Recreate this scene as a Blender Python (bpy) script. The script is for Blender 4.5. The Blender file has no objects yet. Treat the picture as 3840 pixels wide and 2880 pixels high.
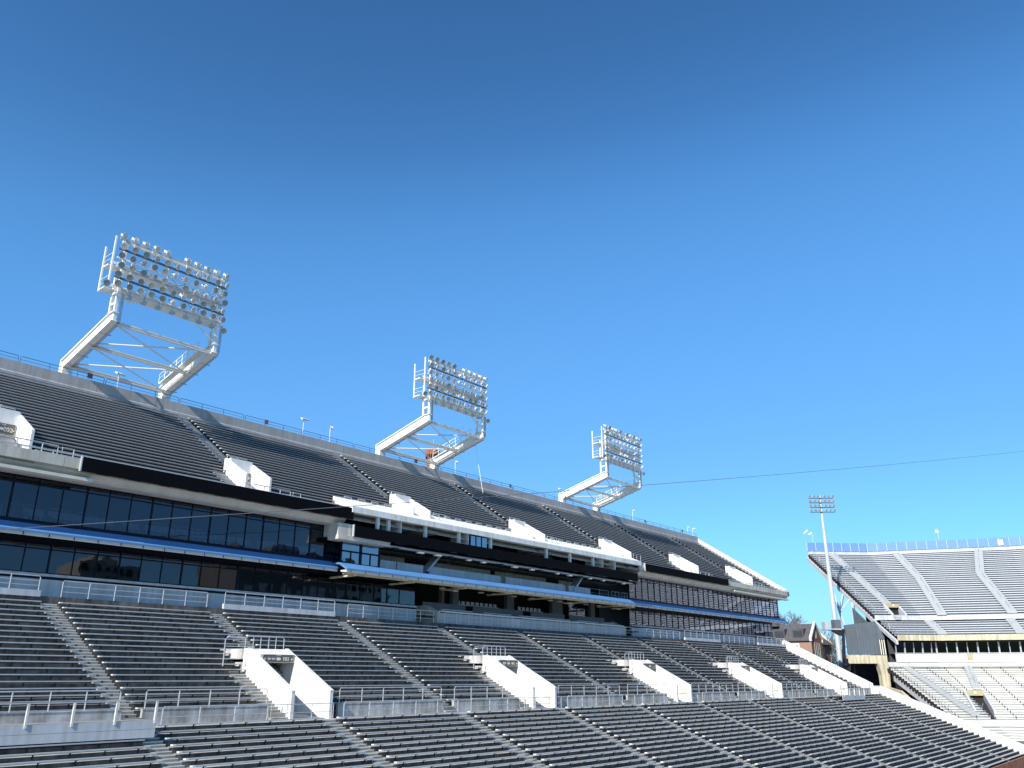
import bpy, math, random
from mathutils import Vector, Matrix
R = math.radians
random.seed(11)
sc = bpy.context.scene
col = sc.collection

# ------------------------------------------------------------------ camera
HEAD, PITCH, FOC = 39.7704, 19.5531, 3100.0 / 3840.0
cd = bpy.data.cameras.new("camera")
cam = bpy.data.objects.new("camera", cd)
col.objects.link(cam)
cd.sensor_fit = 'HORIZONTAL'
cd.sensor_width = 36.0
cd.lens = 36.0 * FOC
cd.clip_start = 0.5
cd.clip_end = 4000.0
cam.location = (0, 0, 0)
cam.rotation_euler = (R(90 + PITCH), 0, R(HEAD - 90))
sc.camera = cam
_h, _p = R(HEAD), R(PITCH)
H_ = Vector((math.cos(_h), math.sin(_h), 0)); Z_ = Vector((0, 0, 1))
CF = H_ * math.cos(_p) + Z_ * math.sin(_p)
CU = -H_ * math.sin(_p) + Z_ * math.cos(_p)
CR = Vector((math.sin(_h), -math.cos(_h), 0))
def seen(p):
    """picture position (0..1, 0..0.75) and depth of a point: only used to rank repeats by how large they show"""
    v = Vector(p); d = v.dot(CF)
    if d < 0.1: return None
    return 0.5 + FOC * v.dot(CR) / d, 0.375 - FOC * v.dot(CU) / d, d

# ------------------------------------------------------------------ materials
MATS = {}
def nodes_of(name):
    m = bpy.data.materials.new(name); m.use_nodes = True
    nt = m.node_tree; b = nt.nodes['Principled BSDF']
    MATS[name] = m
    return m, nt, b
def mat(name, colr, rough=0.7, metal=0.0, var=0.18, scale=1.2, bump=0.0, spec=0.4, streak=0.0, scale2=None, rust=0.0):
    """principled surface with blotchy procedural colour variation, optional vertical streaks and bump"""
    m, nt, b = nodes_of(name)
    N, L = nt.nodes, nt.links
    tc = N.new('ShaderNodeTexCoord')
    n1 = N.new('ShaderNodeTexNoise'); n1.inputs['Scale'].default_value = scale; n1.inputs['Detail'].default_value = 6
    n1.inputs['Roughness'].default_value = 0.65
    L.new(tc.outputs['Object'], n1.inputs['Vector'])
    r = N.new('ShaderNodeValToRGB')
    c = Vector(colr)
    lo, hi = c * (1 - var), c * (1 + var)
    r.color_ramp.elements[0].position = 0.32; r.color_ramp.elements[1].position = 0.68
    r.color_ramp.elements[0].color = (*lo, 1); r.color_ramp.elements[1].color = (*[min(x, 0.95) for x in hi], 1)
    L.new(n1.outputs['Fac'], r.inputs['Fac'])
    out = r.outputs['Color']
    if streak > 0:
        mp = N.new('ShaderNodeMapping'); mp.inputs['Scale'].default_value = (1.6, 1.6, 0.12)
        L.new(tc.outputs['Object'], mp.inputs['Vector'])
        n2 = N.new('ShaderNodeTexNoise'); n2.inputs['Scale'].default_value = 1.5; n2.inputs['Detail'].default_value = 5
        L.new(mp.outputs['Vector'], n2.inputs['Vector'])
        r2 = N.new('ShaderNodeValToRGB'); r2.color_ramp.elements[0].position = 0.35; r2.color_ramp.elements[1].position = 0.62
        k = 1 - streak
        r2.color_ramp.elements[0].color = (k, k * 0.93, k * 0.86, 1); r2.color_ramp.elements[1].color = (1, 1, 1, 1)
        L.new(n2.outputs['Fac'], r2.inputs['Fac'])
        mx = N.new('ShaderNodeMix'); mx.data_type = 'RGBA'; mx.blend_type = 'MULTIPLY'; mx.inputs['Factor'].default_value = 1
        L.new(out, mx.inputs['A']); L.new(r2.outputs['Color'], mx.inputs['B'])
        out = mx.outputs['Result']
    if rust > 0:
        mp3 = N.new('ShaderNodeMapping'); mp3.inputs['Scale'].default_value = (0.35, 0.3, 0.6)
        L.new(tc.outputs['Object'], mp3.inputs['Vector'])
        n4 = N.new('ShaderNodeTexNoise'); n4.inputs['Scale'].default_value = 0.8; n4.inputs['Detail'].default_value = 7; n4.inputs['Roughness'].default_value = 0.7
        L.new(mp3.outputs['Vector'], n4.inputs['Vector'])
        r4 = N.new('ShaderNodeValToRGB'); r4.color_ramp.elements[0].position = 0.56; r4.color_ramp.elements[1].position = 0.74
        r4.color_ramp.elements[0].color = (0, 0, 0, 1); r4.color_ramp.elements[1].color = (rust, rust, rust, 1)
        L.new(n4.outputs['Fac'], r4.inputs['Fac'])
        m4 = N.new('ShaderNodeMix'); m4.data_type = 'RGBA'; m4.inputs['B'].default_value = (0.17, 0.085, 0.035, 1)
        L.new(r4.outputs['Color'], m4.inputs['Factor']); L.new(out, m4.inputs['A']); out = m4.outputs['Result']
    L.new(out, b.inputs['Base Color'])
    b.inputs['Roughness'].default_value = rough
    b.inputs['Metallic'].default_value = metal
    b.inputs['Specular IOR Level'].default_value = spec
    if bump > 0:
        bp = N.new('ShaderNodeBump'); bp.inputs['Strength'].default_value = bump; bp.inputs['Distance'].default_value = 0.02
        n3 = N.new('ShaderNodeTexNoise'); n3.inputs['Scale'].default_value = scale2 or scale * 12; n3.inputs['Detail'].default_value = 4
        L.new(tc.outputs['Object'], n3.inputs['Vector'])
        L.new(n3.outputs['Fac'], bp.inputs['Height']); L.new(bp.outputs['Normal'], b.inputs['Normal'])
    return m

TREAD = mat('tread_concrete', (0.39, 0.375, 0.35), 0.85, var=0.3, scale=0.8, bump=0.25)  # level faces keep the light tone; uprights get a shade-darkened copy
CONC = mat('shaded_weathered_concrete', (0.125, 0.117, 0.112), 0.9, var=0.4, scale=0.7, bump=0.3, streak=0.45, spec=0.15, rust=0.7)  # riser colour darkened for the shade under benches, plus streaks and rust
CONC_UP = mat('shaded_upper_concrete', (0.040, 0.039, 0.041), 0.9, var=0.25, scale=0.5, bump=0.2, streak=0.2, spec=0.15)  # deep riser shade of the upper deck put into the base colour
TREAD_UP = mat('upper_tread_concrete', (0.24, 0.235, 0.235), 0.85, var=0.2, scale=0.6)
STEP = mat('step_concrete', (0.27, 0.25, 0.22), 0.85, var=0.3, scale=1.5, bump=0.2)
NOSE = mat('step_nosing', (0.60, 0.57, 0.52), 0.8, var=0.15, scale=2)
WALLC = mat('walkway_wall_concrete', (0.47, 0.46, 0.45), 0.85, var=0.3, scale=0.9, bump=0.3, streak=0.4)
PARAC = mat('parapet_concrete', (0.36, 0.36, 0.37), 0.85, var=0.10, scale=0.35, bump=0.2, streak=0.10)
WHITE = mat('white_paint', (0.80, 0.79, 0.765), 0.65, var=0.07, scale=0.6, streak=0.14)
CREAM = mat('cream_paint', (0.80, 0.785, 0.74), 0.5, var=0.04, scale=0.8)
BEIGE = mat('beige_fascia', (0.60, 0.565, 0.50), 0.8, var=0.10, scale=0.5, streak=0.18)
BEIGE2 = mat('soffit_beige', (0.60, 0.55, 0.49), 0.8, var=0.12, scale=0.6)
YELLOWISH = mat('stained_cream_concrete', (0.60, 0.54, 0.38), 0.8, var=0.15, scale=0.4, streak=0.3)
GREYWALL = mat('pale_grey_panel', (0.50, 0.52, 0.55), 0.7, var=0.10, scale=0.4, streak=0.15)
ALUU = mat('dull_upper_plank', (0.34, 0.345, 0.355), 0.5, 0.1, var=0.15, scale=2.0)
ALU = mat('aluminium_plank', (0.44, 0.45, 0.46), 0.45, 0.15, var=0.10, scale=2.0, spec=0.5)
ALUW = mat('pale_aluminium_plank', (0.74, 0.745, 0.76), 0.45, 0.15, var=0.06, scale=1.0)
CAP = mat('bench_end_cap', (0.66, 0.66, 0.64), 0.5, var=0.03)
BLACKM = mat('black_bracket', (0.022, 0.022, 0.026), 0.5, 0.2, var=0.2)
GALV = mat('galvanised_rail', (0.54, 0.55, 0.56), 0.38, 0.45, var=0.08, scale=3)
DARKRAIL = mat('dark_painted_rail', (0.06, 0.10, 0.16), 0.5, 0.2, var=0.1)
RIBBON = mat('ribbon_black', (0.004, 0.004, 0.0055), 0.8, var=0.3, scale=6, spec=0.08)
NAVY = mat('navy_metal', (0.006, 0.009, 0.022), 0.5, 0.0, var=0.2, spec=0.2)
BLUE = mat('blue_awning_metal', (0.095, 0.235, 0.46), 0.5, 0.0, var=0.10, scale=0.6)
ROOMW = mat('suite_wall', (0.20, 0.20, 0.21), 0.9, var=0.1)
ROOMF = mat('suite_floor', (0.06, 0.06, 0.065), 0.9, var=0.1)
CHAIR = mat('suite_chair_grey', (0.80, 0.80, 0.82), 0.6, var=0.05)
SIGNB = mat('sign_brown', (0.17, 0.145, 0.12), 0.5, var=0.08)
SIGNG = mat('sign_gold', (0.42, 0.35, 0.20), 0.6, var=0.12)
LETTER = mat('sign_letter', (0.80, 0.78, 0.70), 0.6, var=0.03)
NUMB = mat('stencil_black', (0.02, 0.02, 0.02), 0.8, var=0.1)
BRICKTERRA = mat('terracotta_brick', (0.36, 0.15, 0.09), 0.9, var=0.25, scale=1.0, streak=0.3)
ROOFG = mat('roof_shingle', (0.085, 0.082, 0.085), 0.9, var=0.2, scale=1.5, bump=0.3)
TRIM = mat('limestone_trim', (0.66, 0.62, 0.52), 0.8, var=0.08)
CAPW = mat('end_cap_paint', (0.56, 0.56, 0.57), 0.7, var=0.06, scale=0.5, streak=0.1)
PLQ = mat('cream_plaque', (0.52, 0.49, 0.42), 0.6, var=0.1)
BARK = mat('bare_bark', (0.20, 0.18, 0.17), 0.9, var=0.25)
STEELG = mat('grey_steel', (0.45, 0.47, 0.49), 0.5, 0.2, var=0.10, scale=1)
BOARDG = mat('grey_corrugated_board', (0.125, 0.145, 0.17), 0.6, 0.1, var=0.07, scale=0.6, streak=0.1)
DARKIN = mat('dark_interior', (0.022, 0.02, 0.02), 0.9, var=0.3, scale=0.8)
GRASS = mat('field_turf', (0.05, 0.09, 0.025), 0.95, var=0.25, scale=0.3)
GROUNDM = mat('ground_asphalt', (0.10, 0.10, 0.095), 0.95, var=0.25, scale=0.15)
POLEM = mat('galvanised_pole', (0.62, 0.65, 0.68), 0.4, 0.35, var=0.06, scale=0.8)
LENS = mat('lamp_lens', (0.36, 0.40, 0.41), 0.18, 0.35, var=0.15, scale=4)
REFL = mat('lamp_reflector', (0.78, 0.77, 0.74), 0.3, 0.35, var=0.05)
WOODY = mat('tan_masonry', (0.42, 0.36, 0.28), 0.9, var=0.12, scale=0.3)

def brick_mat(name, c1, c2, mort):
    m, nt, b = nodes_of(name); N, L = nt.nodes, nt.links
    tc = N.new('ShaderNodeTexCoord'); br = N.new('ShaderNodeTexBrick')
    br.inputs['Color1'].default_value = (*c1, 1); br.inputs['Color2'].default_value = (*c2, 1); br.inputs['Mortar'].default_value = (*mort, 1)
    br.inputs['Scale'].default_value = 4.0; br.inputs['Mortar Size'].default_value = 0.012
    mp = N.new('ShaderNodeMapping'); mp.inputs['Rotation'].default_value = (R(90), 0, 0)
    L.new(tc.outputs['Object'], mp.inputs['Vector']); L.new(mp.outputs['Vector'], br.inputs['Vector'])
    L.new(br.outputs['Color'], b.inputs['Base Color']); b.inputs['Roughness'].default_value = 0.9
    return m
BRICK = brick_mat('house_brick', (0.30, 0.115, 0.065), (0.24, 0.085, 0.05), (0.33, 0.27, 0.22))

def glass_mat(name, tint, base_fac, refl=(0.85, 0.9, 1.0), wob=0.012, wscale=0.9):
    """dark tinted glazing: see-through tint below a mirror layer that grows at grazing angles; slightly wavy sheet"""
    m, nt, b = nodes_of(name); N, L = nt.nodes, nt.links
    N.remove(b)
    out = N['Material Output']
    tr = N.new('ShaderNodeBsdfTransparent'); tr.inputs['Color'].default_value = (*tint, 1)
    gl = N.new('ShaderNodeBsdfGlossy'); gl.inputs['Roughness'].default_value = 0.012; gl.inputs['Color'].default_value = (*refl, 1)
    fr = N.new('ShaderNodeFresnel'); fr.inputs['IOR'].default_value = 1.5
    mr = N.new('ShaderNodeMapRange'); mr.inputs['From Min'].default_value = 0.04; mr.inputs['From Max'].default_value = 0.22
    mr.inputs['To Min'].default_value = base_fac; mr.inputs['To Max'].default_value = 0.95
    L.new(fr.outputs['Fac'], mr.inputs['Value'])
    mx = N.new('ShaderNodeMixShader')
    L.new(mr.outputs['Result'], mx.inputs['Fac']); L.new(tr.outputs['BSDF'], mx.inputs[1]); L.new(gl.outputs['BSDF'], mx.inputs[2])
    tc = N.new('ShaderNodeTexCoord'); no = N.new('ShaderNodeTexNoise'); no.inputs['Scale'].default_value = wscale; no.inputs['Detail'].default_value = 1.5
    bp = N.new('ShaderNodeBump'); bp.inputs['Strength'].default_value = 1.0; bp.inputs['Distance'].default_value = wob
    L.new(tc.outputs['Object'], no.inputs['Vector']); L.new(no.outputs['Fac'], bp.inputs['Height']); L.new(bp.outputs['Normal'], gl.inputs['Normal'])
    L.new(mx.outputs['Shader'], out.inputs['Surface'])
    return m
GLASS = glass_mat('suite_glass', (0.34, 0.37, 0.46), 0.085, refl=(0.70, 0.735, 0.84), wob=0.005, wscale=0.6)
GLASSB = glass_mat('booth_glass', (0.20, 0.28, 0.42), 0.30, wob=0.004)
GLASSD = glass_mat('end_window_glass', (0.10, 0.10, 0.12), 0.05)
def screen_mat():
    m, nt, b = nodes_of('blue_windscreen'); N, L = nt.nodes, nt.links
    tr = N.new('ShaderNodeBsdfTransparent'); tr.inputs['Color'].default_value = (0.62, 0.78, 1.0, 1)
    b.inputs['Base Color'].default_value = (0.15, 0.28, 0.60, 1); b.inputs['Roughness'].default_value = 0.5
    mx = N.new('ShaderNodeMixShader'); mx.inputs['Fac'].default_value = 0.9
    L.new(tr.outputs['BSDF'], mx.inputs[1]); L.new(b.outputs['BSDF'], mx.inputs[2]); L.new(mx.outputs['Shader'], N['Material Output'].inputs['Surface'])
    return m
SCREEN = screen_mat()

# ------------------------------------------------------------------ mesh builder
class MB:
    def __init__(s): s.v = []; s.f = []; s.m = []; s.k = 0
    def mi(s, k): s.k = k; return s
    def add(s, vs, fs):
        o = len(s.v); s.v += [tuple(v) for v in vs]
        for f in fs: s.f.append(tuple(o + i for i in f)); s.m.append(s.k)
    def quad(s, a, b, c, d): s.add([a, b, c, d], [(0, 1, 2, 3)])
    def poly(s, ps): s.add(ps, [tuple(range(len(ps)))])
    def box(s, x0, x1, y0, y1, z0, z1):
        vs = [(x0,y0,z0),(x1,y0,z0),(x1,y1,z0),(x0,y1,z0),(x0,y0,z1),(x1,y0,z1),(x1,y1,z1),(x0,y1,z1)]
        s.add(vs, [(0,3,2,1),(4,5,6,7),(0,1,5,4),(1,2,6,5),(2,3,7,6),(3,0,4,7)])
    def stepsheet(s, yz, x0, x1):
        """open YZ profile along X; level faces take slot 1, upright faces slot 0"""
        for (y0, z0), (y1, z1) in zip(yz, yz[1:]):
            s.mi(1 if abs(z1 - z0) < 0.01 else 0).quad((x0, y0, z0), (x1, y0, z0), (x1, y1, z1), (x0, y1, z1))
    def prism(s, yz, x0, x1):
        """closed YZ outline extruded along X"""
        n = len(yz)
        vs = [(x0, y, z) for y, z in yz] + [(x1, y, z) for y, z in yz]
        s.add(vs, [tuple(range(n - 1, -1, -1)), tuple(range(n, 2 * n))] + [(i, (i + 1) % n, n + (i + 1) % n, n + i) for i in range(n)])
    def sheet(s, yz, x0, x1):
        """open YZ profile extruded along X"""
        n = len(yz)
        vs = [(x0, y, z) for y, z in yz] + [(x1, y, z) for y, z in yz]
        s.add(vs, [(i, n + i, n + i + 1, i + 1) for i in range(n - 1)])
    def slab(s, pts, off):
        """planar polygon thickened by the offset vector"""
        n = len(pts); o = Vector(off)
        vs = [tuple(p) for p in pts] + [tuple(Vector(p) + o) for p in pts]
        s.add(vs, [tuple(range(n - 1, -1, -1)), tuple(range(n, 2 * n))] + [(i, (i + 1) % n, n + (i + 1) % n, n + i) for i in range(n)])
    def beam(s, p, q, w, h, up=(0, 0, 1)):
        p, q = Vector(p), Vector(q); d = (q - p).normalized(); u = Vector(up)
        if abs(d.dot(u)) > 0.99: u = Vector((0, 1, 0))
        a = d.cross(u).normalized() * (w / 2); b = a.cross(d).normalized() * (h / 2)
        vs = [p-a-b, p+a-b, p+a+b, p-a+b, q-a-b, q+a-b, q+a+b, q-a+b]
        s.add(vs, [(0,1,2,3),(7,6,5,4),(0,4,5,1),(1,5,6,2),(2,6,7,3),(3,7,4,0)])
    def tube(s, pts, r, n=6, r2=None):
        pts = [Vector(p) for p in pts]; k = len(pts); rings = []
        for i, p in enumerate(pts):
            d = ((pts[min(i+1, k-1)] - pts[max(i-1, 0)])).normalized()
            u = Vector((0, 0, 1)) if abs(d.z) < 0.95 else Vector((1, 0, 0))
            a = d.cross(u).normalized(); b = a.cross(d).normalized()
            rr = r if r2 is None else r + (r2 - r) * i / (k - 1)
            rings.append([p + (a * math.cos(t) + b * math.sin(t)) * rr for t in [2 * math.pi * j / n for j in range(n)]])
        vs = [v for g in rings for v in g]
        fs = [(i*n+j, i*n+(j+1) % n, (i+1)*n+(j+1) % n, (i+1)*n+j) for i in range(k-1) for j in range(n)]
        fs += [tuple(range(n-1, -1, -1)), tuple((k-1)*n + j for j in range(n))]
        s.add(vs, fs)
    def lathe(s, c, axis, prof, n=12):
        """rings (distance along axis, radius)"""
        c = Vector(c); d = Vector(axis).normalized()
        u = Vector((0, 0, 1)) if abs(d.z) < 0.95 else Vector((1, 0, 0))
        a = d.cross(u).normalized(); b = a.cross(d).normalized()
        vs = [c + d * t + (a * math.cos(2*math.pi*j/n) + b * math.sin(2*math.pi*j/n)) * r for t, r in prof for j in range(n)]
        k = len(prof)
        s.add(vs, [(i*n+j, i*n+(j+1) % n, (i+1)*n+(j+1) % n, (i+1)*n+j) for i in range(k-1) for j in range(n)])
    def mesh(s, name, mats):
        me = bpy.data.meshes.new(name); me.from_pydata(s.v, [], s.f)
        mats = mats if isinstance(mats, (list, tuple)) else [mats]
        for m in mats: me.materials.append(m)
        if len(mats) > 1:
            for p, k in zip(me.polygons, s.m): p.material_index = min(k, len(mats) - 1)
        me.validate(); me.update()
        return me
    def build(s, name, mats, parent=None):
        return obj(name, s.mesh(name, mats), parent)

def each(name, boxes, m_, parent):
    for b in boxes:
        q = MB(); q.box(*b); q.build(name, m_, parent)

def obj(name, me, parent=None):
    o = bpy.data.objects.new(name, me); col.objects.link(o)
    if parent is not None: o.parent = parent
    return o
def tag(o, label=None, cat=None, group=None, kind=None):
    if label: o['label'] = label
    if cat: o['category'] = cat
    if group: o['group'] = group
    if kind: o['kind'] = kind
    return o
def thing(name, label, cat, loc=(0, 0, 0), group=None):
    o = bpy.data.objects.new(name, None); col.objects.link(o)
    o.empty_display_size = 0.3; o.location = loc
    return tag(o, label, cat, group)
def at(o, loc): o.location = loc; return o
def copy_tree(o, loc=None, parent=None):
    c = o.copy(); col.objects.link(c)
    if parent is not None: c.parent = parent
    if loc is not None: c.location = loc
    for ch in list(o.children): copy_tree(ch, None, c)
    return c
def text_mesh(s, size, extrude=0.01, align='CENTER', bold=0.0):
    cu = bpy.data.curves.new('lettering', 'FONT'); cu.body = s; cu.size = size; cu.extrude = extrude
    cu.align_x = align; cu.align_y = 'CENTER'; cu.offset = bold
    o = bpy.data.objects.new('lettering', cu); col.objects.link(o)
    me = bpy.data.meshes.new_from_object(o.evaluated_get(bpy.context.evaluated_depsgraph_get()))
    bpy.data.objects.remove(o); bpy.data.curves.remove(cu)
    return me
def lettering(s, size, pos, parent, m, face='-Y', name='lettering'):
    me = text_mesh(s, size); me.materials.clear(); me.materials.append(m)
    o = obj(name, me, parent); o.location = pos
    o.rotation_euler = (R(90), 0, 0) if face == '-Y' else (R(90), 0, R(-90)) if face == '-X' else face
    return o
ORD = ['first','second','third','fourth','fifth','sixth','seventh','eighth','ninth','tenth','eleventh','twelfth','thirteenth','fourteenth','fifteenth','sixteenth','seventeenth','eighteenth','nineteenth','twentieth','twenty-first','twenty-second','twenty-third','twenty-fourth','twenty-fifth','twenty-sixth','twenty-seventh','twenty-eighth','twenty-ninth','thirtieth']
# ------------------------------------------------------------------ layout numbers (metres; camera eye at 0,0,0)
GZ = -13.6
XE = 151.6                                   # inner face of the north end wall of the side stand
X0 = 9.0
PITCHX = 12.72
A_UP = [25.2 + PITCHX * i for i in range(-1, 10)]         # first bench end right of each stair, rows 30-48
A_FR = [25.0 + PITCHX * i for i in range(-1, 10)]
PORT = [(34.86 + 25.2 * i, 38.24 + 25.2 * i) for i in range(5)]
AISLE = 1.2
UB = lambda i: (50.14 + 0.709 * (i - 32), -0.895 + 0.3625 * (i - 32))    # row 30..48 -> bench front edge y, bench top z
FB = lambda k: (46.2 - 0.715 * k, -2.44 - 0.298 * k)                      # front rows 0..27
NFR = 28
OV, TH, GAP = 0.25, 0.062, 0.09               # bench overhang, plank thickness, clear gap above tread
def Ur(i): y, z = UB(i); return y + OV, z - TH - GAP      # riser y, tread z
def Fr(k): y, z = FB(k); return y + OV, z - TH - GAP
PTOP = 36                                    # rows below this are cut by the portals (portal back at about y 53.2)

bowl = thing('lower_grandstand', 'concrete lower seating bowl with white end wall and stair aisles below the dark suites', 'grandstand', (0, 0, 0))

def terrace_profile(i0, i1, fn, ystart, zstart, yend=None):
    pts = [(ystart, zstart)]
    z = zstart
    for i in range(i0, i1 + 1):
        y, t = fn(i)
        pts.append((y, z)); pts.append((y, t)); z = t
    pts.append((yend, z))
    return pts
DECKZ, DECKY, WALLY = 5.27, 62.0, 63.9
# upper block of the lower bowl, cut around the portals
m = MB()
def up_sheet(x0, x1, i0):
    if i0 == 30: pts = terrace_profile(30, 48, Ur, 48.3, Ur(29)[1], DECKY)
    else:
        y0 = Ur(i0)[0]
        pts = terrace_profile(i0, 48, Ur, y0, Ur(i0 - 1)[1] - 0.9, DECKY)
    pts += [(DECKY, DECKZ), (WALLY, DECKZ)]
    m.stepsheet(pts, x0, x1)
cuts = [X0] + [v for p in PORT for v in p] + [XE]
for j in range(0, len(cuts), 2):
    up_sheet(cuts[j], cuts[j + 1], 30)
for a, b in PORT: up_sheet(a, b, PTOP)
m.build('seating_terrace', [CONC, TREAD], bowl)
# front block with walkway
m = MB()
pts = []
for k in range(NFR - 1, -1, -1):
    y, t = Fr(k)
    pts += [(y, t - 0.298), (y, t)]
pts[0] = (pts[0][0], GZ)
pts += [(48.1, Fr(0)[1])]
m.stepsheet(pts, X0, XE)
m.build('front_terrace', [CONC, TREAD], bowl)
WZ = Fr(0)[1]
# upstand wall at the back of the walkway, one panel per block
m = MB()
edges = []
for n, a in enumerate(A_UP + [XE]):
    lo = X0 if n == 0 else A_UP[n - 1]
    hi = (a - AISLE) if n < len(A_UP) else XE
    edges.append((lo, hi))
segs = []
for lo, hi in edges:
    s = [(lo, hi)]
    for a, b in PORT:
        ns = []
        for (p, q) in s:
            if b + 0.9 <= p or a - 1.3 >= q: ns.append((p, q)); continue
            if a - 1.3 - p > 0.6: ns.append((p, a - 1.3))
            if q - (b + 0.9) > 0.6: ns.append((b + 0.9, q))
        s = ns
    segs += s
for p, q in segs:
    m = MB(); m.box(p, q, 48.1, 48.32, WZ - 0.02, -1.72); w = m.build('walkway_wall', WALLC, bowl)
    m = MB(); m.box(p - 0.02, q + 0.02, 48.07, 48.35, -1.718, -1.66); m.build('wall_coping', WALLC, w)
# stair aisles
def stairs(name, x0, x1, rows, fn, rise, depth, parent):
    m = MB()
    for i in rows:
        y, t = fn(i); yb, tb = fn(i - 1) if fn is Ur else (None, t - rise)
        lowz = t - rise
        m.mi(0).box(x0 + 0.05, x1 - 0.05, y - depth, y + 0.01, lowz - 0.005, lowz + rise * 0.5)
        m.mi(1).box(x0 + 0.05, x1 - 0.05, y - depth - 0.006, y - depth + 0.05, lowz + rise * 0.5 - 0.04, lowz + rise * 0.5 + 0.006)
        m.box(x0 + 0.05, x1 - 0.05, y - 0.012, y + 0.05, t - 0.05, t + 0.006)
        m.mi(0).box(x0 + 0.04, x1 - 0.04, y - 0.008, y + 0.02, lowz + rise * 0.5 + 0.001, t - 0.051); m.box(x0 + 0.04, x1 - 0.04, y + 0.051, y + 0.35, t - 0.1, t + 0.004)
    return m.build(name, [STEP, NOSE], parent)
for n, a in enumerate(A_UP):
    if a > XE - 1: continue
    port = next((p for p in PORT if p[0] < a - 0.2 < p[1] + 0.5), None)
    if port:
        stairs('aisle_stair', a - AISLE, a, range(PTOP, 49), Ur, 0.3625, 0.34, bowl)
        stairs('aisle_stair', port[0] - 1.25, port[0] - 0.02, range(30, PTOP + 1), Ur, 0.3625, 0.34, bowl)
    else:
        stairs('aisle_stair', a - AISLE, a, range(30, 49), Ur, 0.3625, 0.34, bowl)
for a in A_FR:
    if a > XE - 1: continue
    stairs('aisle_stair', a - AISLE, a, range(0, NFR), Fr, 0.298, 0.33, bowl)
# steps from the walkway up to the stairs
for a in A_UP:
    if a > XE - 1: continue
    m = MB()
    port = next((p for p in PORT if p[0] < a - 0.2 < p[1] + 0.5), None)
    xa, xb = (port[0] - 1.3, port[0] - 0.02) if port else (a - AISLE - 0.02, a + 0.02)
    m.mi(0).box(xa, xb, 47.75, 48.34, WZ - 0.01, WZ + 0.2); m.box(xa, xb, 48.05, 48.9, WZ - 0.01, Ur(29)[1] + 0.003)
    m.mi(1).box(xa, xb, 47.74, 47.8, WZ + 0.16, WZ + 0.206)
    m.build('walkway_step', [STEP, NOSE], bowl)
# row numbers stencilled on the stair risers of the nearest stair
for i in range(30, 49):
    y, t = Ur(i)
    lettering(str(i), 0.17, (24.55, y - 0.346, t - 0.3625 + 0.085), bowl, NUMB, name='row_number')
for i in range(PTOP, 49):
    y, t = Ur(i)
    lettering(str(i), 0.17, (A_UP[2] - 0.62, y - 0.346, t - 0.3625 + 0.085), bowl, NUMB, name='row_number')
# white end wall stepping down with the rake
def end_profile():
    up = lambda y: UB(32)[1] + (y - UB(32)[0]) * 0.5113
    fr = lambda y: -2.44 + (y - 46.2) * 0.4168
    top = [(64.4, up(62.4) + 0.98), (62.4, up(62.4) + 0.98), (47.75, up(47.75) + 1.05), (47.75, -1.42), (46.6, -1.42), (25.9, fr(25.9) + 0.80), (25.9, GZ), (64.4, GZ)]
    return top
m = MB(); m.prism(end_profile(), XE, XE + 0.45); m.build('end_wall', WHITE, bowl)
m = MB()
ep = end_profile()
m.tube([(XE + 0.25, y, z + 0.10) for y, z in ep[1:3]], 0.05); m.tube([(XE + 0.25, y, z + 0.10) for y, z in ep[3:6]], 0.05)
for (y, z) in ep[1:6]: m.tube([(XE + 0.25, y, z - 0.02), (XE + 0.25, y, z + 0.1)], 0.03)
m.build('end_wall_rail', GALV, bowl)
m = MB(); m.box(X0, XE, 25.7, 25.95, GZ, Fr(NFR - 1)[1] + 0.25); m.build('front_wall', BRICKTERRA, bowl)
# back deck wall with ledge under the suites
each('deck_wall', [(X0, 61.4, WALLY, WALLY + 0.3, 4.9, 6.58), (102.9, 151.9, WALLY, WALLY + 0.3, 4.9, 6.58)], GREYWALL, bowl)
each('deck_wall_gap', [(X0, 61.4, WALLY + 0.1, WALLY + 0.3, 6.582, 6.78), (102.9, 151.9, WALLY + 0.1, WALLY + 0.3, 6.582, 6.78)], NAVY, bowl)
each('ledge', [(X0, 61.4, WALLY - 0.06, WALLY + 0.4, 6.782, 6.96), (102.9, 151.9, WALLY - 0.06, WALLY + 0.4, 6.782, 6.96)], GREYWALL, bowl)
# pale curbs carrying the rails on alternate blocks
CURBS = [(X0, 24.0)]
for n in range(0, 10):
    a = A_UP[n + 1] if n + 1 < len(A_UP) else None
for n in (2, 8):
    CURBS.append((A_UP[n] + 0.1, A_UP[n + 1] - AISLE - 0.1))
CURBS.append((A_UP[10] + 0.1, XE))
each('deck_curb', [(a, b, DECKY - 0.12, DECKY + 0.12, DECKZ - 0.06, DECKZ + 0.36) for a, b in CURBS], GREYWALL, bowl)

# ------------------------------------------------------------------ benches
BENCHES = []      # (length, x0, y, z, label, spacing)
def block_ord(n): return ORD[n]
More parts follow.
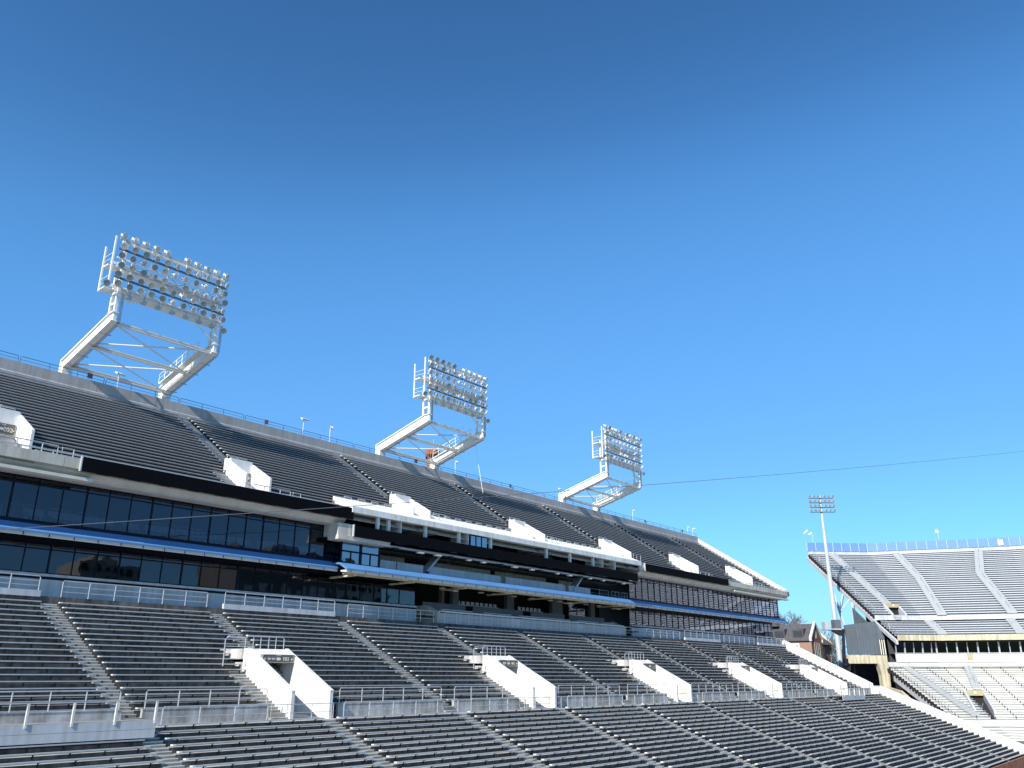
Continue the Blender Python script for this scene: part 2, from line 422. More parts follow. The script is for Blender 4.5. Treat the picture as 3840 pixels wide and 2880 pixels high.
# front rows
fr_edges = []
for n, a in enumerate(A_FR + [XE + AISLE]):
    lo = X0 if n == 0 else A_FR[n - 1]
    fr_edges.append((lo, a - AISLE))
for n, (lo, hi) in enumerate(fr_edges):
    if hi - lo < 1.0: continue
    hi = min(hi, XE - 0.7)
    for k in range(NFR):
        if n <= 1 and k < 2: continue                                   # rows under the railed platform
        if n == 9 and k < 2: continue
        if hi - lo < 0.5: continue
        y, z = FB(k)
        BENCHES.append((lo, hi, y, z, 'front aluminium bench, %s row below the walkway, %s block from the left' % (ORD[k], ORD[n]), 0))
for n, (lo, hi) in enumerate(edges):
    if hi - lo < 1.0: continue
    hi = min(hi, XE - 0.7)
    for i in range(30, 49):
        parts = [(lo, hi)]
        if i < PTOP:
            for a, b in PORT:
                ns = []
                for p, q in parts:
                    if b + 0.3 <= p or a - 1.3 >= q: ns.append((p, q)); continue
                    if a - 1.3 - p > 0.8: ns.append((p, a - 1.3))
                    if q - (b + 0.3) > 0.8: ns.append((b + 0.3, q))
                parts = ns
        y, z = UB(i)
        for p, q in parts:
            BENCHES.append((p, q, y, z, 'aluminium bench, %s row up from the walkway, %s block from the left%s' % (ORD[i - 30], ORD[n], ''), 1))
# ------------------------------------------------------------------ upper deck
XU = 152.6
XL = 8.0
UPB = lambda i: (77.6 - 0.674 * (25 - i), 25.24 - 0.437 * (25 - i))      # rows 1..25
def Pr(i): y, z = UPB(i); return y + OV, z - TH - GAP
YF, ZFT, ZFB = 61.0, 14.88, 14.13
PA_UP = [41.3 + 19.87 * i for i in range(-1, 6)]
PORTU = [(38.95 + 19.82 * i, 41.55 + 19.82 * i) for i in range(-1, 6)]
UTOP = 7
PX0, PX1 = 49.9, 101.0                                                   # press box span
deck = thing('upper_grandstand', 'steep upper seating deck with grey parapet above the suites', 'grandstand')
m = MB()
def uprof(i0, ystart, zstart):
    pts = [(ystart, zstart)]; z = zstart
    for i in range(i0, 26):
        y, t = Pr(i); pts.append((y, z)); pts.append((y, t)); z = t
    pts.append((78.3, z)); return pts
def inside(x):
    return any(a < x < b for a, b in PORTU)
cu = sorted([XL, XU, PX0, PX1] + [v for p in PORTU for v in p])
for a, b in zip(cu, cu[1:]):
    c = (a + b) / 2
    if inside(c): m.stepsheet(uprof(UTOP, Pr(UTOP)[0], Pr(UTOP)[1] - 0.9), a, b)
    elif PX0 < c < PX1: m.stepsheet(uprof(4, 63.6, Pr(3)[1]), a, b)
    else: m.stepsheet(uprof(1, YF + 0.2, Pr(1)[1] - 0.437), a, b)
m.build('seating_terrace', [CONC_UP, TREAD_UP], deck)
# portal floors
each('portal_floor', [(a, b, YF + 0.2, 66.6, 14.0, 14.32) for a, b in PORTU], TREAD_UP, deck)
# underside of the deck, beams and edge fascia
m = MB(); m.poly([(XL, YF + 0.25, 14.0), (XU, YF + 0.25, 14.0), (XU, 79.4, 25.0), (XL, 79.4, 25.0)]); m.build('deck_underside', BEIGE2, deck)
m = MB()
joints = [XL, 23.6, 36.4, 49.88]
for a, b in list(zip(joints, joints[1:])) + [(101.02, 115.0), (115.0, 130.0), (130.0, 142.0), (142.0, 153.5)]:
    m = MB(); m.box(a + 0.015, b - 0.015, YF, YF + 0.3, ZFB, ZFT); m.build('edge_fascia', BEIGE, deck)
for a, b in ((XL, 49.4), (101.4, 153.2)):
    m = MB()
    m.prism([(61.3, 14.128), (61.3, 13.95), (61.75, 13.62), (61.75, 13.46), (64.0, 13.5), (64.0, 14.128)], a, b)
    m.box(a, b if a < 50 else 152.6, 64.0, 70.2, 13.5, 13.7)
    m.build('soffit', BEIGE2, deck)
each('soffit_lip', [(XL, 25.8, 61.02, 61.78, 13.36, 13.58), (130.6, 152.9, 61.02, 61.78, 13.36, 13.58)], TRIM, deck)
# parapet
m = MB()
jo = list(range(int(XL), 152, 6)) + [XU]
for a, b in zip(jo, jo[1:]):
    m = MB(); m.box(a + 0.012, b - 0.012, 78.3, 78.62, 25.0, 26.72); m.build('parapet', PARAC, deck)
m = MB(); m.prism([(78.14, 25.04), (78.298, 25.04), (78.298, 25.72), (78.14, 25.6)], XL, XU); m.build('parapet_kerb', PARAC, deck)
m = MB()
m.box(XL, XU + 0.4, 79.4, 79.9, GZ, 25.0); m.box(XL, XU + 0.4, 78.62, 79.9, 25.0, 25.3)
m.build('rear_wall', BEIGE, deck)
# sloped white end cap
pl = lambda y: UPB(1)[1] + (y - UPB(1)[0]) * 0.6484
m = MB(); m.prism([(YF, 14.1), (YF, pl(YF) + 0.72), (79.6, pl(79.6) + 0.72), (79.6, 25.0)], XU, XU + 0.42); m.build('end_cap', CAPW, deck)
for y in (63, 66.5, 70, 73.5, 77):
    m = MB(); m.tube([(XU + 0.2, y, pl(y) + 0.70), (XU + 0.2, y, pl(y) + 0.86)], 0.03); m.build('cap_stub', GALV, deck)
# stairs
UPSTEP = mat('upper_step_concrete', (0.31, 0.31, 0.31), 0.85, var=0.15, scale=1)
def ustairs(x0, x1, rows):
    m = MB()
    for i in rows:
        y, t = Pr(i); lo = t - 0.437
        m.mi(0).box(x0 + 0.04, x1 - 0.04, y - 0.32, y + 0.008, lo - 0.004, lo + 0.22)
        m.mi(1).box(x0 + 0.04, x1 - 0.04, y - 0.326, y - 0.27, lo + 0.185, lo + 0.226)
        m.mi(0).box(x0 + 0.03, x1 - 0.03, y - 0.008, y + 0.3, lo + 0.23, t + 0.004)
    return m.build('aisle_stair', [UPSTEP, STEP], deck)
for n, a in enumerate(PA_UP):
    p = PORTU[n]
    ustairs(a - AISLE, a, range(UTOP, 26))
    ustairs(p[0] - 1.2, p[0] - 0.02, range(1 if not PX0 < p[0] < PX1 else 4, UTOP + 1))
for i in range(UTOP, 26):
    y, t = Pr(i)
    lettering(str(i), 0.19, (PA_UP[1] - 0.75, y - 0.334, t - 0.437 + 0.11), deck, NUMB, name='row_number')
# low rail along the deck edge with stub posts
def edge_rail(x0, x1):
    m = MB()
    m.tube([(x0, YF + 0.14, ZFT + 0.22), (x1, YF + 0.14, ZFT + 0.22)], 0.05)
    m.build('edge_rail', GALV, deck)
    x = x0 + 0.4
    while x < x1:
        s = MB(); s.tube([(x, YF + 0.14, ZFT - 0.02), (x, YF + 0.14, ZFT + 0.22)], 0.045); s.build('rail_stub', GALV, deck); x += 2.1
edge_rail(XL + 6, 49.6); edge_rail(101.3, 153.2)

# upper benches
ue = []
for n, a in enumerate(PA_UP + [XU + AISLE]):
    lo = XL + 1 if n == 0 else PA_UP[n - 1]
    ue.append((lo, a - AISLE))
for n, (lo, hi) in enumerate(ue):
    hi = min(hi, XU - 0.15)
    for i in range(1, 26):
        ps = [(lo, hi)]
        if i < UTOP:
            for a, b in PORTU:
                ns = []
                for p, q in ps:
                    if b + 0.25 <= p or a - 1.25 >= q: ns.append((p, q)); continue
                    if a - 1.25 - p > 0.8: ns.append((p, a - 1.25))
                    if q - (b + 0.25) > 0.8: ns.append((b + 0.25, q))
                ps = ns
        if i < 5:
            ns = []
            for p, q in ps:
                if q <= PX0 or p >= PX1: ns.append((p, q)); continue
                if p < PX0 - 1: ns.append((p, PX0 - 0.1))
                if q > PX1 + 1: ns.append((PX1 + 0.1, q))
            ps = ns
        y, z = UPB(i)
        for w, (p, q) in enumerate(ps):
            BENCHES.append((p, q, y, z, 'upper deck bench, %s row below the parapet, %s block from the left%s' % (ORD[25 - i], ORD[n], '' if len(ps) == 1 else (' (left half)' if w == 0 else ' (right half)')), 2))

# ribbon displays
def ribbon(x0, x1, z0, z1, y, label):
    t = thing('ribbon_display', label, 'display board', (x0, y, z0), 'black ribbon boards along the stand')
    L_ = x1 - x0
    m = MB(); m.box(0, L_, -0.22, -0.005, 0, z1 - z0); m.build('screen_face', RIBBON, t)
    m = MB(); m.box(-0.09, -0.002, -0.24, 0.0, -0.04, z1 - z0 + 0.06); m.build('end_frame', STEELG, t)
    m = MB(); m.box(L_ + 0.002, L_ + 0.09, -0.24, 0.0, -0.04, z1 - z0 + 0.06); m.build('end_frame', NAVY, t)
    m = MB()
    x = 1.2
    while x < L_ - 0.6:
        m.box(x, x + 0.9, -0.18, -0.04, -0.05, -0.003); x += 2.4
    m.build('bracket', NAVY, t)
    return t
ribbon(24.75, 49.75, 14.0, 15.02, YF, 'long black ribbon board on the upper deck edge left of the press box')
ribbon(102.2, 127.9, 14.05, 15.06, YF, 'long black ribbon board on the upper deck edge right of the press box')
ribbon(49.95, 99.8, 12.42, 13.42, 60.9, 'longest black ribbon board hung below the open press box windows')

# ------------------------------------------------------------------ upper portals
def plaque(parent, x, y, z, s, face, w=0.55, h=0.75, board=None):
    m = MB()
    if face == '-X': m.box(-0.02, 0.0, -w / 2, w / 2, -h / 2, h / 2)
    else: m.box(-w / 2, w / 2, -0.02, 0.0, -h / 2, h / 2)
    p = m.build('section_plaque', board or PLQ, parent); p.location = (x, y, z)
    if s:
        lettering(s, 0.34, (-0.034, 0, 0.08) if face == '-X' else (0, -0.034, 0.08), p, LETTER, face)
    return p
def big_sign(parent, x0, x1, y, z0, z1, left, right, header=True, mat_=None):
    m = MB(); m.box(x0, x1, y - 0.05, y - 0.002, z0, z1); s = m.build('section_sign', mat_ or SIGNB, parent)
    cx, cz, h = (x0 + x1) / 2, (z0 + z1) / 2, z1 - z0
    W_ = x1 - x0
    fm = MB()
    for (a, b, c, d) in ((x0, x1, z0, z0 + 0.03), (x0, x1, z1 - 0.03, z1), (x0, x0 + 0.03, z0 + 0.03, z1 - 0.03), (x1 - 0.03, x1, z0 + 0.03, z1 - 0.03)):
        fm.box(a, b, y - 0.066, y - 0.051, c, d)
    fm.build('border', SIGNG, s)
    lm = MB(); lm.lathe((cx, y - 0.052, cz - 0.03), (0, -1, 0), [(0, 0.001), (0.012, 0.13), (0.02, 0.13), (0.02, 0.0)], 14)
    o = lm.build('oval_logo', LETTER, s); o.scale = (1.5, 1, 0.8); o.location = (cx * -0.5, 0, (cz - 0.03) * 0.2)
    yy = y - 0.064
    if header: lettering('SECTION', h * 0.16, (cx, yy, z1 - h * 0.16), s, LETTER)
    if left: lettering(left[0], h * left[1], (x0 + W_ * 0.27, yy, cz - h * 0.08), s, LETTER)
    if right: lettering(right[0], h * right[1], (x1 - W_ * 0.26, yy, cz - h * 0.08), s, LETTER)
    for sx, d in ((x0 + W_ * 0.06, -1), (x1 - W_ * 0.06, 1)):
        a = MB(); a.slab([(sx + d * 0.07, yy, cz - h * 0.08), (sx - d * 0.05, yy, cz - h * 0.08 + 0.08), (sx - d * 0.05, yy, cz - h * 0.08 - 0.08)], (0, -0.01, 0)); a.build('arrow', LETTER, s)
    return s
UP_TXT = {0: ('201', '202'), 1: ('202', '203')}
UP_DESC = ['white upper deck portal at the left edge above the beige fascia', 'white upper deck portal beside section 203, over the left ribbon board',
           'white upper deck portal nearest the left end of the press box roof', 'white upper deck portal over the middle of the press box roof',
           'white upper deck portal at the right end of the press box roof', 'white upper deck portal over the right ribbon board', 'white upper deck portal nearest the sloping end cap']
for n, (a, b) in enumerate(PORTU):
    t = thing('seating_portal', UP_DESC[n], 'portal', (a, 62.2, 14.32), 'portals of the upper deck')
    w = b - a
    zs, ztop = 2.26, 4.2                                    # front and back heights of the side walls
    for x in (0, w - 0.2):
        m = MB(); m.prism([(0, 0.0), (0, zs), (3.45, ztop), (3.75, ztop), (3.75, 0)], x, x + 0.2); m.build('side_wall', WHITE, t)
    m = MB(); m.box(0.2, w - 0.2, 3.0, 3.74, 2.15, ztop - 0.02); m.build('lintel', WHITE, t)
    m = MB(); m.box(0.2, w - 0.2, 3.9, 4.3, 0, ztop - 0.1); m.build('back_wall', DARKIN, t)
    if n < 2: big_sign(t, 0.45, w - 0.3, 2.99, 2.3, 3.1, (UP_TXT[n][0], 0.55), (UP_TXT[n][1], 0.55), True)
    else: big_sign(t, 0.45, w - 0.3, 2.99, 2.3, 3.1, None, None, False)
    plaque(t, w - 0.203, 0.5, 1.45, ['202', '203', '204', '', '', '', ''][n], '-X', 0.5, 0.7, TRIM)
    m = MB(); m.tube([(0.3, 3.85, ztop - 0.05), (0.3, 3.85, ztop + 0.35), (w - 0.3, 3.85, ztop + 0.35), (w - 0.3, 3.85, ztop - 0.05)], 0.035)
    m.tube([(w / 2, 3.85, ztop - 0.05), (w / 2, 3.85, ztop + 0.35)], 0.03); m.build('top_rail', GALV, t)
    # hoop rails beside and in front of the portal
    if not PX0 < a < PX1:
        m = MB(); m.tube([(0.1, -0.9, 0.1), (0.1, -0.9, 1.25), (w + 1.4, -0.9, 1.25), (w + 1.4, -0.9, 0.1)], 0.04)
        for x in (w * 0.5, w + 0.35): m.tube([(x, -0.9, 0.1), (x, -0.9, 1.25)], 0.04)
        m.build('front_rail', GALV, t)
        m = MB(); m.tube([(w + 1.7, -0.9, 0.1), (w + 1.7, -0.9, 1.2), (w + 2.5, -0.9, 1.2), (w + 2.5, -0.9, 0.1)], 0.04); m.build('hoop_rail', GALV, t)
        m = MB(); m.tube([(-1.0, -0.9, 0.1), (-1.0, -0.9, 1.2), (-0.3, -0.9, 1.2), (-0.3, -0.9, 0.1)], 0.04); m.build('hoop_rail', GALV, t)
    else:
        m = MB(); m.tube([(w + 0.1, -0.2, 1.0), (w + 0.1, -0.2, 2.1), (w + 2.0, -0.2, 2.1), (w + 2.0, -0.2, 1.0)], 0.04)
        m.tube([(w + 1.0, -0.2, 1.0), (w + 1.0, -0.2, 2.1)], 0.035); m.build('front_rail', GALV, t)

# ------------------------------------------------------------------ lower portals
LO_TXT = [(('101 102', 0.36), ('103', 0.66)), (('104', 0.58), ('105', 0.58)), None, None, None]
LO_DESC = ['large white stair portal with the brown 103 sign, nearest the camera', 'white stair portal with the brown 104 and 105 sign', 'middle one of five white stair portals along the walkway',
           'fourth white stair portal along the walkway, second from the far end wall', 'smallest white stair portal on the walkway, beside the far white end wall']
for n, (a, b) in enumerate(PORT):
    w = b - a
    t = thing('seating_portal', LO_DESC[n], 'portal', (a, 47.6, WZ), 'portals of the lower bowl')
    zf, zb = -0.86 - WZ, 1.93 - WZ
    for x in (0, w - 0.26):
        m = MB(); m.prism([(0, 0.0), (0, zf), (5.45, zb), (5.9, zb), (5.9, 0)], x, x + 0.26); m.build('side_wall', WHITE, t)
        m = MB(); m.prism([(-0.02, zf + 0.004), (-0.02, zf + 0.06), (5.45, zb + 0.06), (5.45, zb + 0.004)], x - 0.015, x + 0.275); m.build('wall_coping', WHITE, t)
    m = MB(); m.prism([(4.3, zb - 0.95), (4.3, zb - 0.40), (5.6, zb), (5.9, zb), (5.9, zb - 0.95)], 0.262, w - 0.262); m.build('lintel', WHITE, t)
    m = MB(); m.prism([(0.0, 0.004), (5.9, 0.5), (9.0, 0.5), (9.0, 0.4), (0, -0.2)], 0.26, w - 0.26); m.build('ramp_floor', WALLC, t)
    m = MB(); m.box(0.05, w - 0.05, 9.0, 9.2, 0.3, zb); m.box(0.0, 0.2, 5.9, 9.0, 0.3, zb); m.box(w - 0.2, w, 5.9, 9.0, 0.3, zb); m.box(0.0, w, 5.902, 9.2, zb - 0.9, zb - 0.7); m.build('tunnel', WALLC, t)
    tx = LO_TXT[n]
    big_sign(t, 0.45, w - 0.35, 4.295, zb - 0.93, zb - 0.40, tx[0] if tx else None, tx[1] if tx else None, n < 2)
    m = MB()
    m.tube([(0.1, 6.0, zb - 0.05), (0.1, 6.0, zb + 0.75), (0.22, 6.0, zb + 0.85), (w - 0.2, 6.0, zb + 0.85), (w - 0.05, 6.0, zb + 0.75), (w - 0.05, 6.0, zb - 0.05)], 0.035)
    for f in (0.22, 0.4, 0.6, 0.78): m.tube([(w * f, 6.0, zb - 0.05), (w * f, 6.0, zb + 0.85)], 0.03)
    m.build('top_rail', GALV, t)
    if n: plaque(t, w - 0.263, 0.85, 1.15, '105' if n == 1 else '', '-X', 0.6, 0.8)
    # rail in front of the opening
    m = MB(); m.tube([(-2.2, -1.05, 0.02), (-2.2, -1.05, 1.0), (w - 0.75, -1.05, 1.0), (w - 0.75, -1.05, 0.02)], 0.03)
    m.tube([(-2.2, -1.05, 0.5), (w - 0.75, -1.05, 0.5)], 0.022)
    for x in (-1.0, 0.9): m.tube([(x, -1.05, 0.02), (x, -1.05, 1.0)], 0.03)
    m.build('gate_rail', GALV, t)
    # short rail by the head of the stair, left of the portal
    m = MB(); m.tube([(-2.0, 5.2, zb - 1.2), (-2.0, 5.2, zb + 0.55), (-1.85, 5.2, zb + 0.7), (-0.3, 5.2, zb + 0.7)], 0.035); m.tube([(-2.0, 5.2, zb + 0.1), (-0.3, 5.2, zb + 0.1)], 0.025)
    m.build('stair_head_rail', GALV, t)
# ------------------------------------------------------------------ suites under the deck
YU, YLW = 63.2, 64.3
UZ0, UZ1, UZT = 10.42, 13.46, 12.98                 # upper glazing sill, head, transom
LZ0, LZ1, LZT = 7.02, 9.2, 8.72
def window(parent, x0, x1, y, z0, zt, z1, heavy=False, glass=GLASS, wide=0.05):
    """one bay: dark frame with a tall pane and a transom pane above"""
    m = MB(); f = 0.11 if heavy else wide
    m.box(x0, x0 + f, y - 0.07, y + 0.07, z0 + 0.06, z1 - 0.06)
    m.box(x0, x1, y - 0.06, y + 0.06, z0, z0 + 0.058); m.box(x0 + f, x1, y - 0.055, y + 0.055, zt - 0.045, zt + 0.045); m.box(x0, x1, y - 0.06, y + 0.06, z1 - 0.058, z1)
    w = m.build('window', NAVY, parent)
    p = MB()
    j = random.uniform(-0.004, 0.004); k = random.uniform(-0.004, 0.004)
    p.quad((x0 + f, y + j, z0 + 0.06), (x1, y - j, z0 + 0.06), (x1, y - j + k, zt - 0.05), (x0 + f, y + j + k, zt - 0.05)); p.build('pane', glass, w)
    p = MB(); p.quad((x0 + f, y - j, zt + 0.05), (x1, y + j, zt + 0.05), (x1, y + j, z1 - 0.06), (x0 + f, y - j, z1 - 0.06)); p.build('transom_pane', glass, w)
    return w
def awning(parent, x0, x1, ylip, zlip, yw, zw, yback):
    m = MB(); m.prism([(ylip, zlip), (ylip, zlip + 0.12), (yw, zw), (yback, zw + 0.03), (yback, zw - 0.12), (yw, zw - 0.14), (ylip + 0.1, zlip)], x0, x1); a = m.build('awning', BLUE, parent)
    m = MB(); m.prism([(ylip + 0.05, zlip - 0.004), (ylip + 0.05, zlip - 0.22), (ylip + 0.22, zlip - 0.22), (yw - 0.25, zlip - 0.13), (yw - 0.25, zlip - 0.004)], x0 + 0.02, x1 - 0.02); m.build('awning_soffit', BEIGE2, a)
    m = MB(); x = x0 + 0.5
    while x < x1: m.box(x, x + 0.05, ylip + 0.02, ylip + 0.05, zlip - 0.215, zlip - 0.002); x += 1.7
    m.build('soffit_seam', NAVY, a)
    return a
def room(parent, x0, x1, y, z0, z1, yback):
    m = MB()
    m.quad((x0, y + 0.1, z0), (x1, y + 0.1, z0), (x1, yback, z0), (x0, yback, z0)); m.build('room_floor', ROOMF, parent)
    m = MB(); m.quad((x0, yback, z0), (x1, yback, z0), (x1, yback, z1), (x0, yback, z1)); m.build('room_back_wall', ROOMW, parent)
    m = MB(); m.quad((x0, y + 0.1, z1), (x1, y + 0.1, z1), (x1, yback, z1), (x0, yback, z1)); m.build('room_ceiling', ROOMW, parent)
def party_wall(parent, x, y0, y1, z0, z1):
    m = MB(); m.box(x - 0.06, x + 0.06, y0, y1, z0, z1); return m.build('party_wall', ROOMW, parent)

def suite_block(label, ux, lx, x0, x1, aw):
    t = thing('suite_building', label, 'suites', (0, 0, 0), 'glazed suite blocks under the upper deck')
    for n, (a, b) in enumerate(zip(ux, ux[1:])):
        window(t, a, b, YU, UZ0, UZT, UZ1, heavy=(n % 3 == 1))
    for n, (a, b) in enumerate(zip(lx, lx[1:])):
        window(t, a, b, YLW, LZ0, LZT, LZ1, heavy=(n % 3 == 2))
    m = MB(); m.box(ux[0], ux[-1] + 0.05, YU - 0.05, YU + 0.25, 9.95, UZ0 - 0.002); m.build('spandrel', NAVY, t)
    m = MB(); m.box(lx[0], lx[-1] + 0.05, YLW - 0.03, YLW + 0.25, LZ1 + 0.002, 9.94); m.build('spandrel', NAVY, t)
    m = MB(); m.box(lx[0], lx[-1], YLW - 0.02, YLW + 0.2, 6.98, LZ0 - 0.002); m.build('sill', NAVY, t)
    room(t, ux[0], ux[-1], YU, 10.3, 13.48, 69.0); room(t, lx[0], lx[-1], YLW, 6.9, 9.9, 69.5)
    awning(t, aw[0], aw[1], 61.75, 9.42, 62.7, 10.15, YU - 0.06)
    return t
ul = [21.34 + 1.70 * i for i in range(-7, 18)]; ul = [x for x in ul if x < 50.3]
ll = [23.32 + 1.71 * i for i in range(-7, 23)]; ll = [x for x in ll if x < 61.6]; ll[-1] = 61.45
sl = suite_block('two-storey dark glazed suites on the left, blue awning between their floors', ul, ll, 8, 50, (8, 49.2))
ur = [101.45 + 1.70 * i for i in range(0, 32)]; ur[-1] = 153.0
lr = [102.95 + 1.735 * i for i in range(0, 29)]; lr[-1] = 152.0
sr = suite_block('two-storey dark glazed suites on the right, mirroring the striped end stand', ur, lr, 101, 153, (98.6, 153.6))
# glazed end of the far block
m = MB()
for y in (63.3, 64.9, 66.5, 68.1): m.box(152.96, 153.06, y, y + 0.08, UZ0, UZ1)
m.box(152.95, 153.07, 63.2, 68.2, UZT - 0.04, UZT + 0.04); m.box(152.95, 153.07, 63.2, 68.2, UZ0 - 0.4, UZ0); m.box(152.95, 153.07, 63.2, 68.2, UZ1 - 0.06, UZ1)
w = m.build('end_window', NAVY, sr)
m = MB(); m.quad((153.01, 63.3, UZ0), (153.01, 68.1, UZ0), (153.01, 68.1, UZ1), (153.01, 63.3, UZ1)); m.build('pane', GLASS, w)
m = MB(); m.quad((151.98, 64.4, LZ0), (151.98, 69.4, LZ0), (151.98, 69.4, LZ1), (151.98, 64.4, LZ1)); m.build('end_pane', GLASS, sr)
m = MB(); m.box(143.0, 152.9, 69.02, 69.2, 10.3, 11.3); m.build('parapet_back', ROOMW, sr)
for x in (31.4, 41.6): party_wall(sl, x, YU + 0.4, 69.0, 10.3, 13.48)
for x in (27.3, 38.2, 48.6, 55.0): party_wall(sl, x, YLW + 0.4, 69.5, 6.9, 9.9)
for x in (112, 122.6, 133, 143): party_wall(sr, x, YU + 0.4, 69.0, 10.3, 13.48); party_wall(sr, x, YLW + 0.4, 69.5, 6.9, 9.9)
# rear parts under the deck so that no daylight leaks in from behind
m = MB(); m.box(8, 142.5, 69.6, 69.9, 4.9, 14.0); m.build('rear_partition', ROOMW, sl)

# seats and rails inside the upper left suites
chair_me = None
def chair_mesh():
    m = MB(); m.box(-0.24, 0.24, -0.02, 0.42, 0.42, 0.5); m.prism([(0.40, 0.5), (0.50, 0.95), (0.56, 0.95), (0.46, 0.5)], -0.24, 0.24); m.box(-0.05, 0.05, 0.15, 0.35, 0, 0.418)
    return m.mesh('suite_chair', CHAIR)
CHM = chair_mesh()
for n in range(8, 23):
    if n >= len(ul) - 1: break
    for r, (dy, dz) in enumerate(((0.75, 0.18), (1.75, 0.42))):
        for s, dx in enumerate((0.33, 0.9, 1.45)):
            if (n % 3 == 2 and s == 2) or (n in (12, 17) and s == 0): continue
            o = obj('suite_chair', CHM); o.location = (ul[n] + dx, YU + dy, 10.3 + dz)
            tag(o, 'grey chair behind the %s upper left window, %s row, %s seat' % (ORD[n - 8], 'front' if r == 0 else 'back', ('left', 'middle', 'right')[s]), 'chair', 'chairs inside the upper left suites')
for n, (a, b) in enumerate(((21.8, 24.3), (24.6, 27.6), (31.7, 34.2), (34.5, 37.5), (41.8, 44.4), (44.8, 47.2))):
    t = thing('drink_rail', 'white looped rail behind the %s set of chairs in the upper left suites' % ORD[n], 'railing', (a, YU + 2.6, 10.3), 'rails inside the upper left suites')
    m = MB(); m.tube([(0, 0, 0.5), (0, 0, 1.5), (0.1, 0, 1.62), (b - a - 0.1, 0, 1.62), (b - a, 0, 1.5), (b - a, 0, 0.5)], 0.03); m.tube([(0, 0, 1.1), (b - a, 0, 1.1)], 0.02); m.build('rail', CHAIR, t)
    for f in (0.33, 0.66):
        m = MB(); m.tube([((b - a) * f, 0, 0.5), ((b - a) * f, 0, 1.62)], 0.025); m.build('post', CHAIR, t)

# ------------------------------------------------------------------ press box in the middle
pb = thing('press_box', 'white-roofed open press box and club balcony in the middle of the stand', 'press box')
m = MB(); m.prism([(60.8, 14.66), (60.8, 15.2), (63.78, 16.55), (63.78, 14.9), (61.3, 14.66)], PX0 - 0.3, PX1); m.build('roof', WHITE, pb)
m = MB()
x = PX0 - 0.3
for a, b in ((PX0 - 0.3, 62.9), (62.92, 76.0), (76.02, 89.0), (89.02, PX1)): m.box(a, b, 60.7, 60.797, 14.62, 15.16)
m.build('roof_fascia', WHITE, pb)
x = PX0 + 1
while x < PX1 - 1:
    if not any(a - 2.2 < x < b + 0.4 for a, b in PORTU):
        m = MB(); m.tube([(x, 63.72, 16.5), (x, 63.72, 16.72), (x + 0.9, 63.72, 16.72), (x + 0.9, 63.72, 16.5)], 0.04, 5); m.build('roof_hoop', GALV, pb)
    x += 1.75
# top storey: dark rooms behind a row of white posts
m = MB(); m.box(PX0, PX1, 64.6, 64.7, 12.4, 14.9); m.box(PX0, PX1, 61.3, 64.6, 12.25, 12.4); m.build('commentary_back', DARKIN, pb)
for x in [54.16, 55.59, 60.74, 65.85, 71.1, 81.51, 86.44, 91.61]:
    x *= 61.15 / 62.5
    m = MB(); m.box(x, x + 0.28, 61.0, 61.3, 13.35, 14.66); m.build('post', WHITE, pb)
for a, b in ((55.9, 57.35), (66.1, 67.4), (91.9, 93.9), (93.95, 96.9)):
    a *= 61.3 / 62.5; b *= 61.3 / 62.5
    m = MB(); m.box(b - 0.1, b, 61.1, 63.4, 13.2, 14.66); m.build('divider', WHITE, pb)
    m = MB(); m.box(a + 0.1, b - 0.1, 62.6, 62.7, 12.4, 14.6); m.build('booth_wall', GREYWALL, pb)
for a, b in ((57.8, 59.0), (68.6, 70.8), (83.2, 84.3)):
    m = MB(); m.box(a, b, 63.6, 63.7, 12.4, 14.3); m.build('booth_wall', ROOMW, pb)
# blue-glazed booth bays in the top storey
for a, b in ((66.25, 69.0),):
    for k in range(3):
        w = (b - a) / 3
        m = MB(); m.box(a + k * w, a + k * w + 0.08, 61.0, 61.12, 13.35, 14.62); m.box(a + k * w, a + (k + 1) * w, 61.0, 61.1, 14.54, 14.62); win = m.build('window', NAVY, pb)
        m = MB(); m.quad((a + k * w + 0.08, 61.06, 13.35), (a + (k + 1) * w, 61.06, 13.35), (a + (k + 1) * w, 61.06, 14.54), (a + k * w + 0.08, 61.06, 14.54)); m.build('pane', GLASSB, win)
# left end column and lip, glazed bay below
m = MB(); m.box(48.3, 49.9, 61.0, 63.1, 12.4, 13.5); m.build('end_column', BEIGE, pb)
m = MB(); m.box(48.25, 54.6, 60.85, 62.4, 12.0, 12.38); m.build('bay_lintel', BEIGE, pb)
for k in range(2):
    a = 49.5 + 2.4 * k
    m = MB()
    m.box(a, a + 0.16, 61.9, 62.05, 10.1, 11.98); m.box(a, a + 2.4, 61.9, 62.05, 11.1, 11.24); m.box(a, a + 2.4, 61.9, 62.05, 9.9, 10.12); m.box(a + 1.2, a + 1.3, 61.92, 62.03, 10.12, 11.1); m.box(a + 2.3, a + 2.4, 61.9, 62.05, 10.1, 11.98)
    w = m.build('window', NAVY, pb)
    for (p, q, r, s) in ((a + 0.16, a + 2.3, 11.24, 11.98), (a + 0.16, a + 1.2, 10.12, 11.1), (a + 1.3, a + 2.3, 10.12, 11.1)):
        m = MB(); m.quad((p, 61.98, r), (q, 61.98, r), (q, 61.98, s), (p, 61.98, s)); m.build('pane', GLASSB, w)
m = MB(); m.box(54.3, 54.4, 62.06, 69.0, 10.0, 12.0); m.build('bay_side', NAVY, pb)
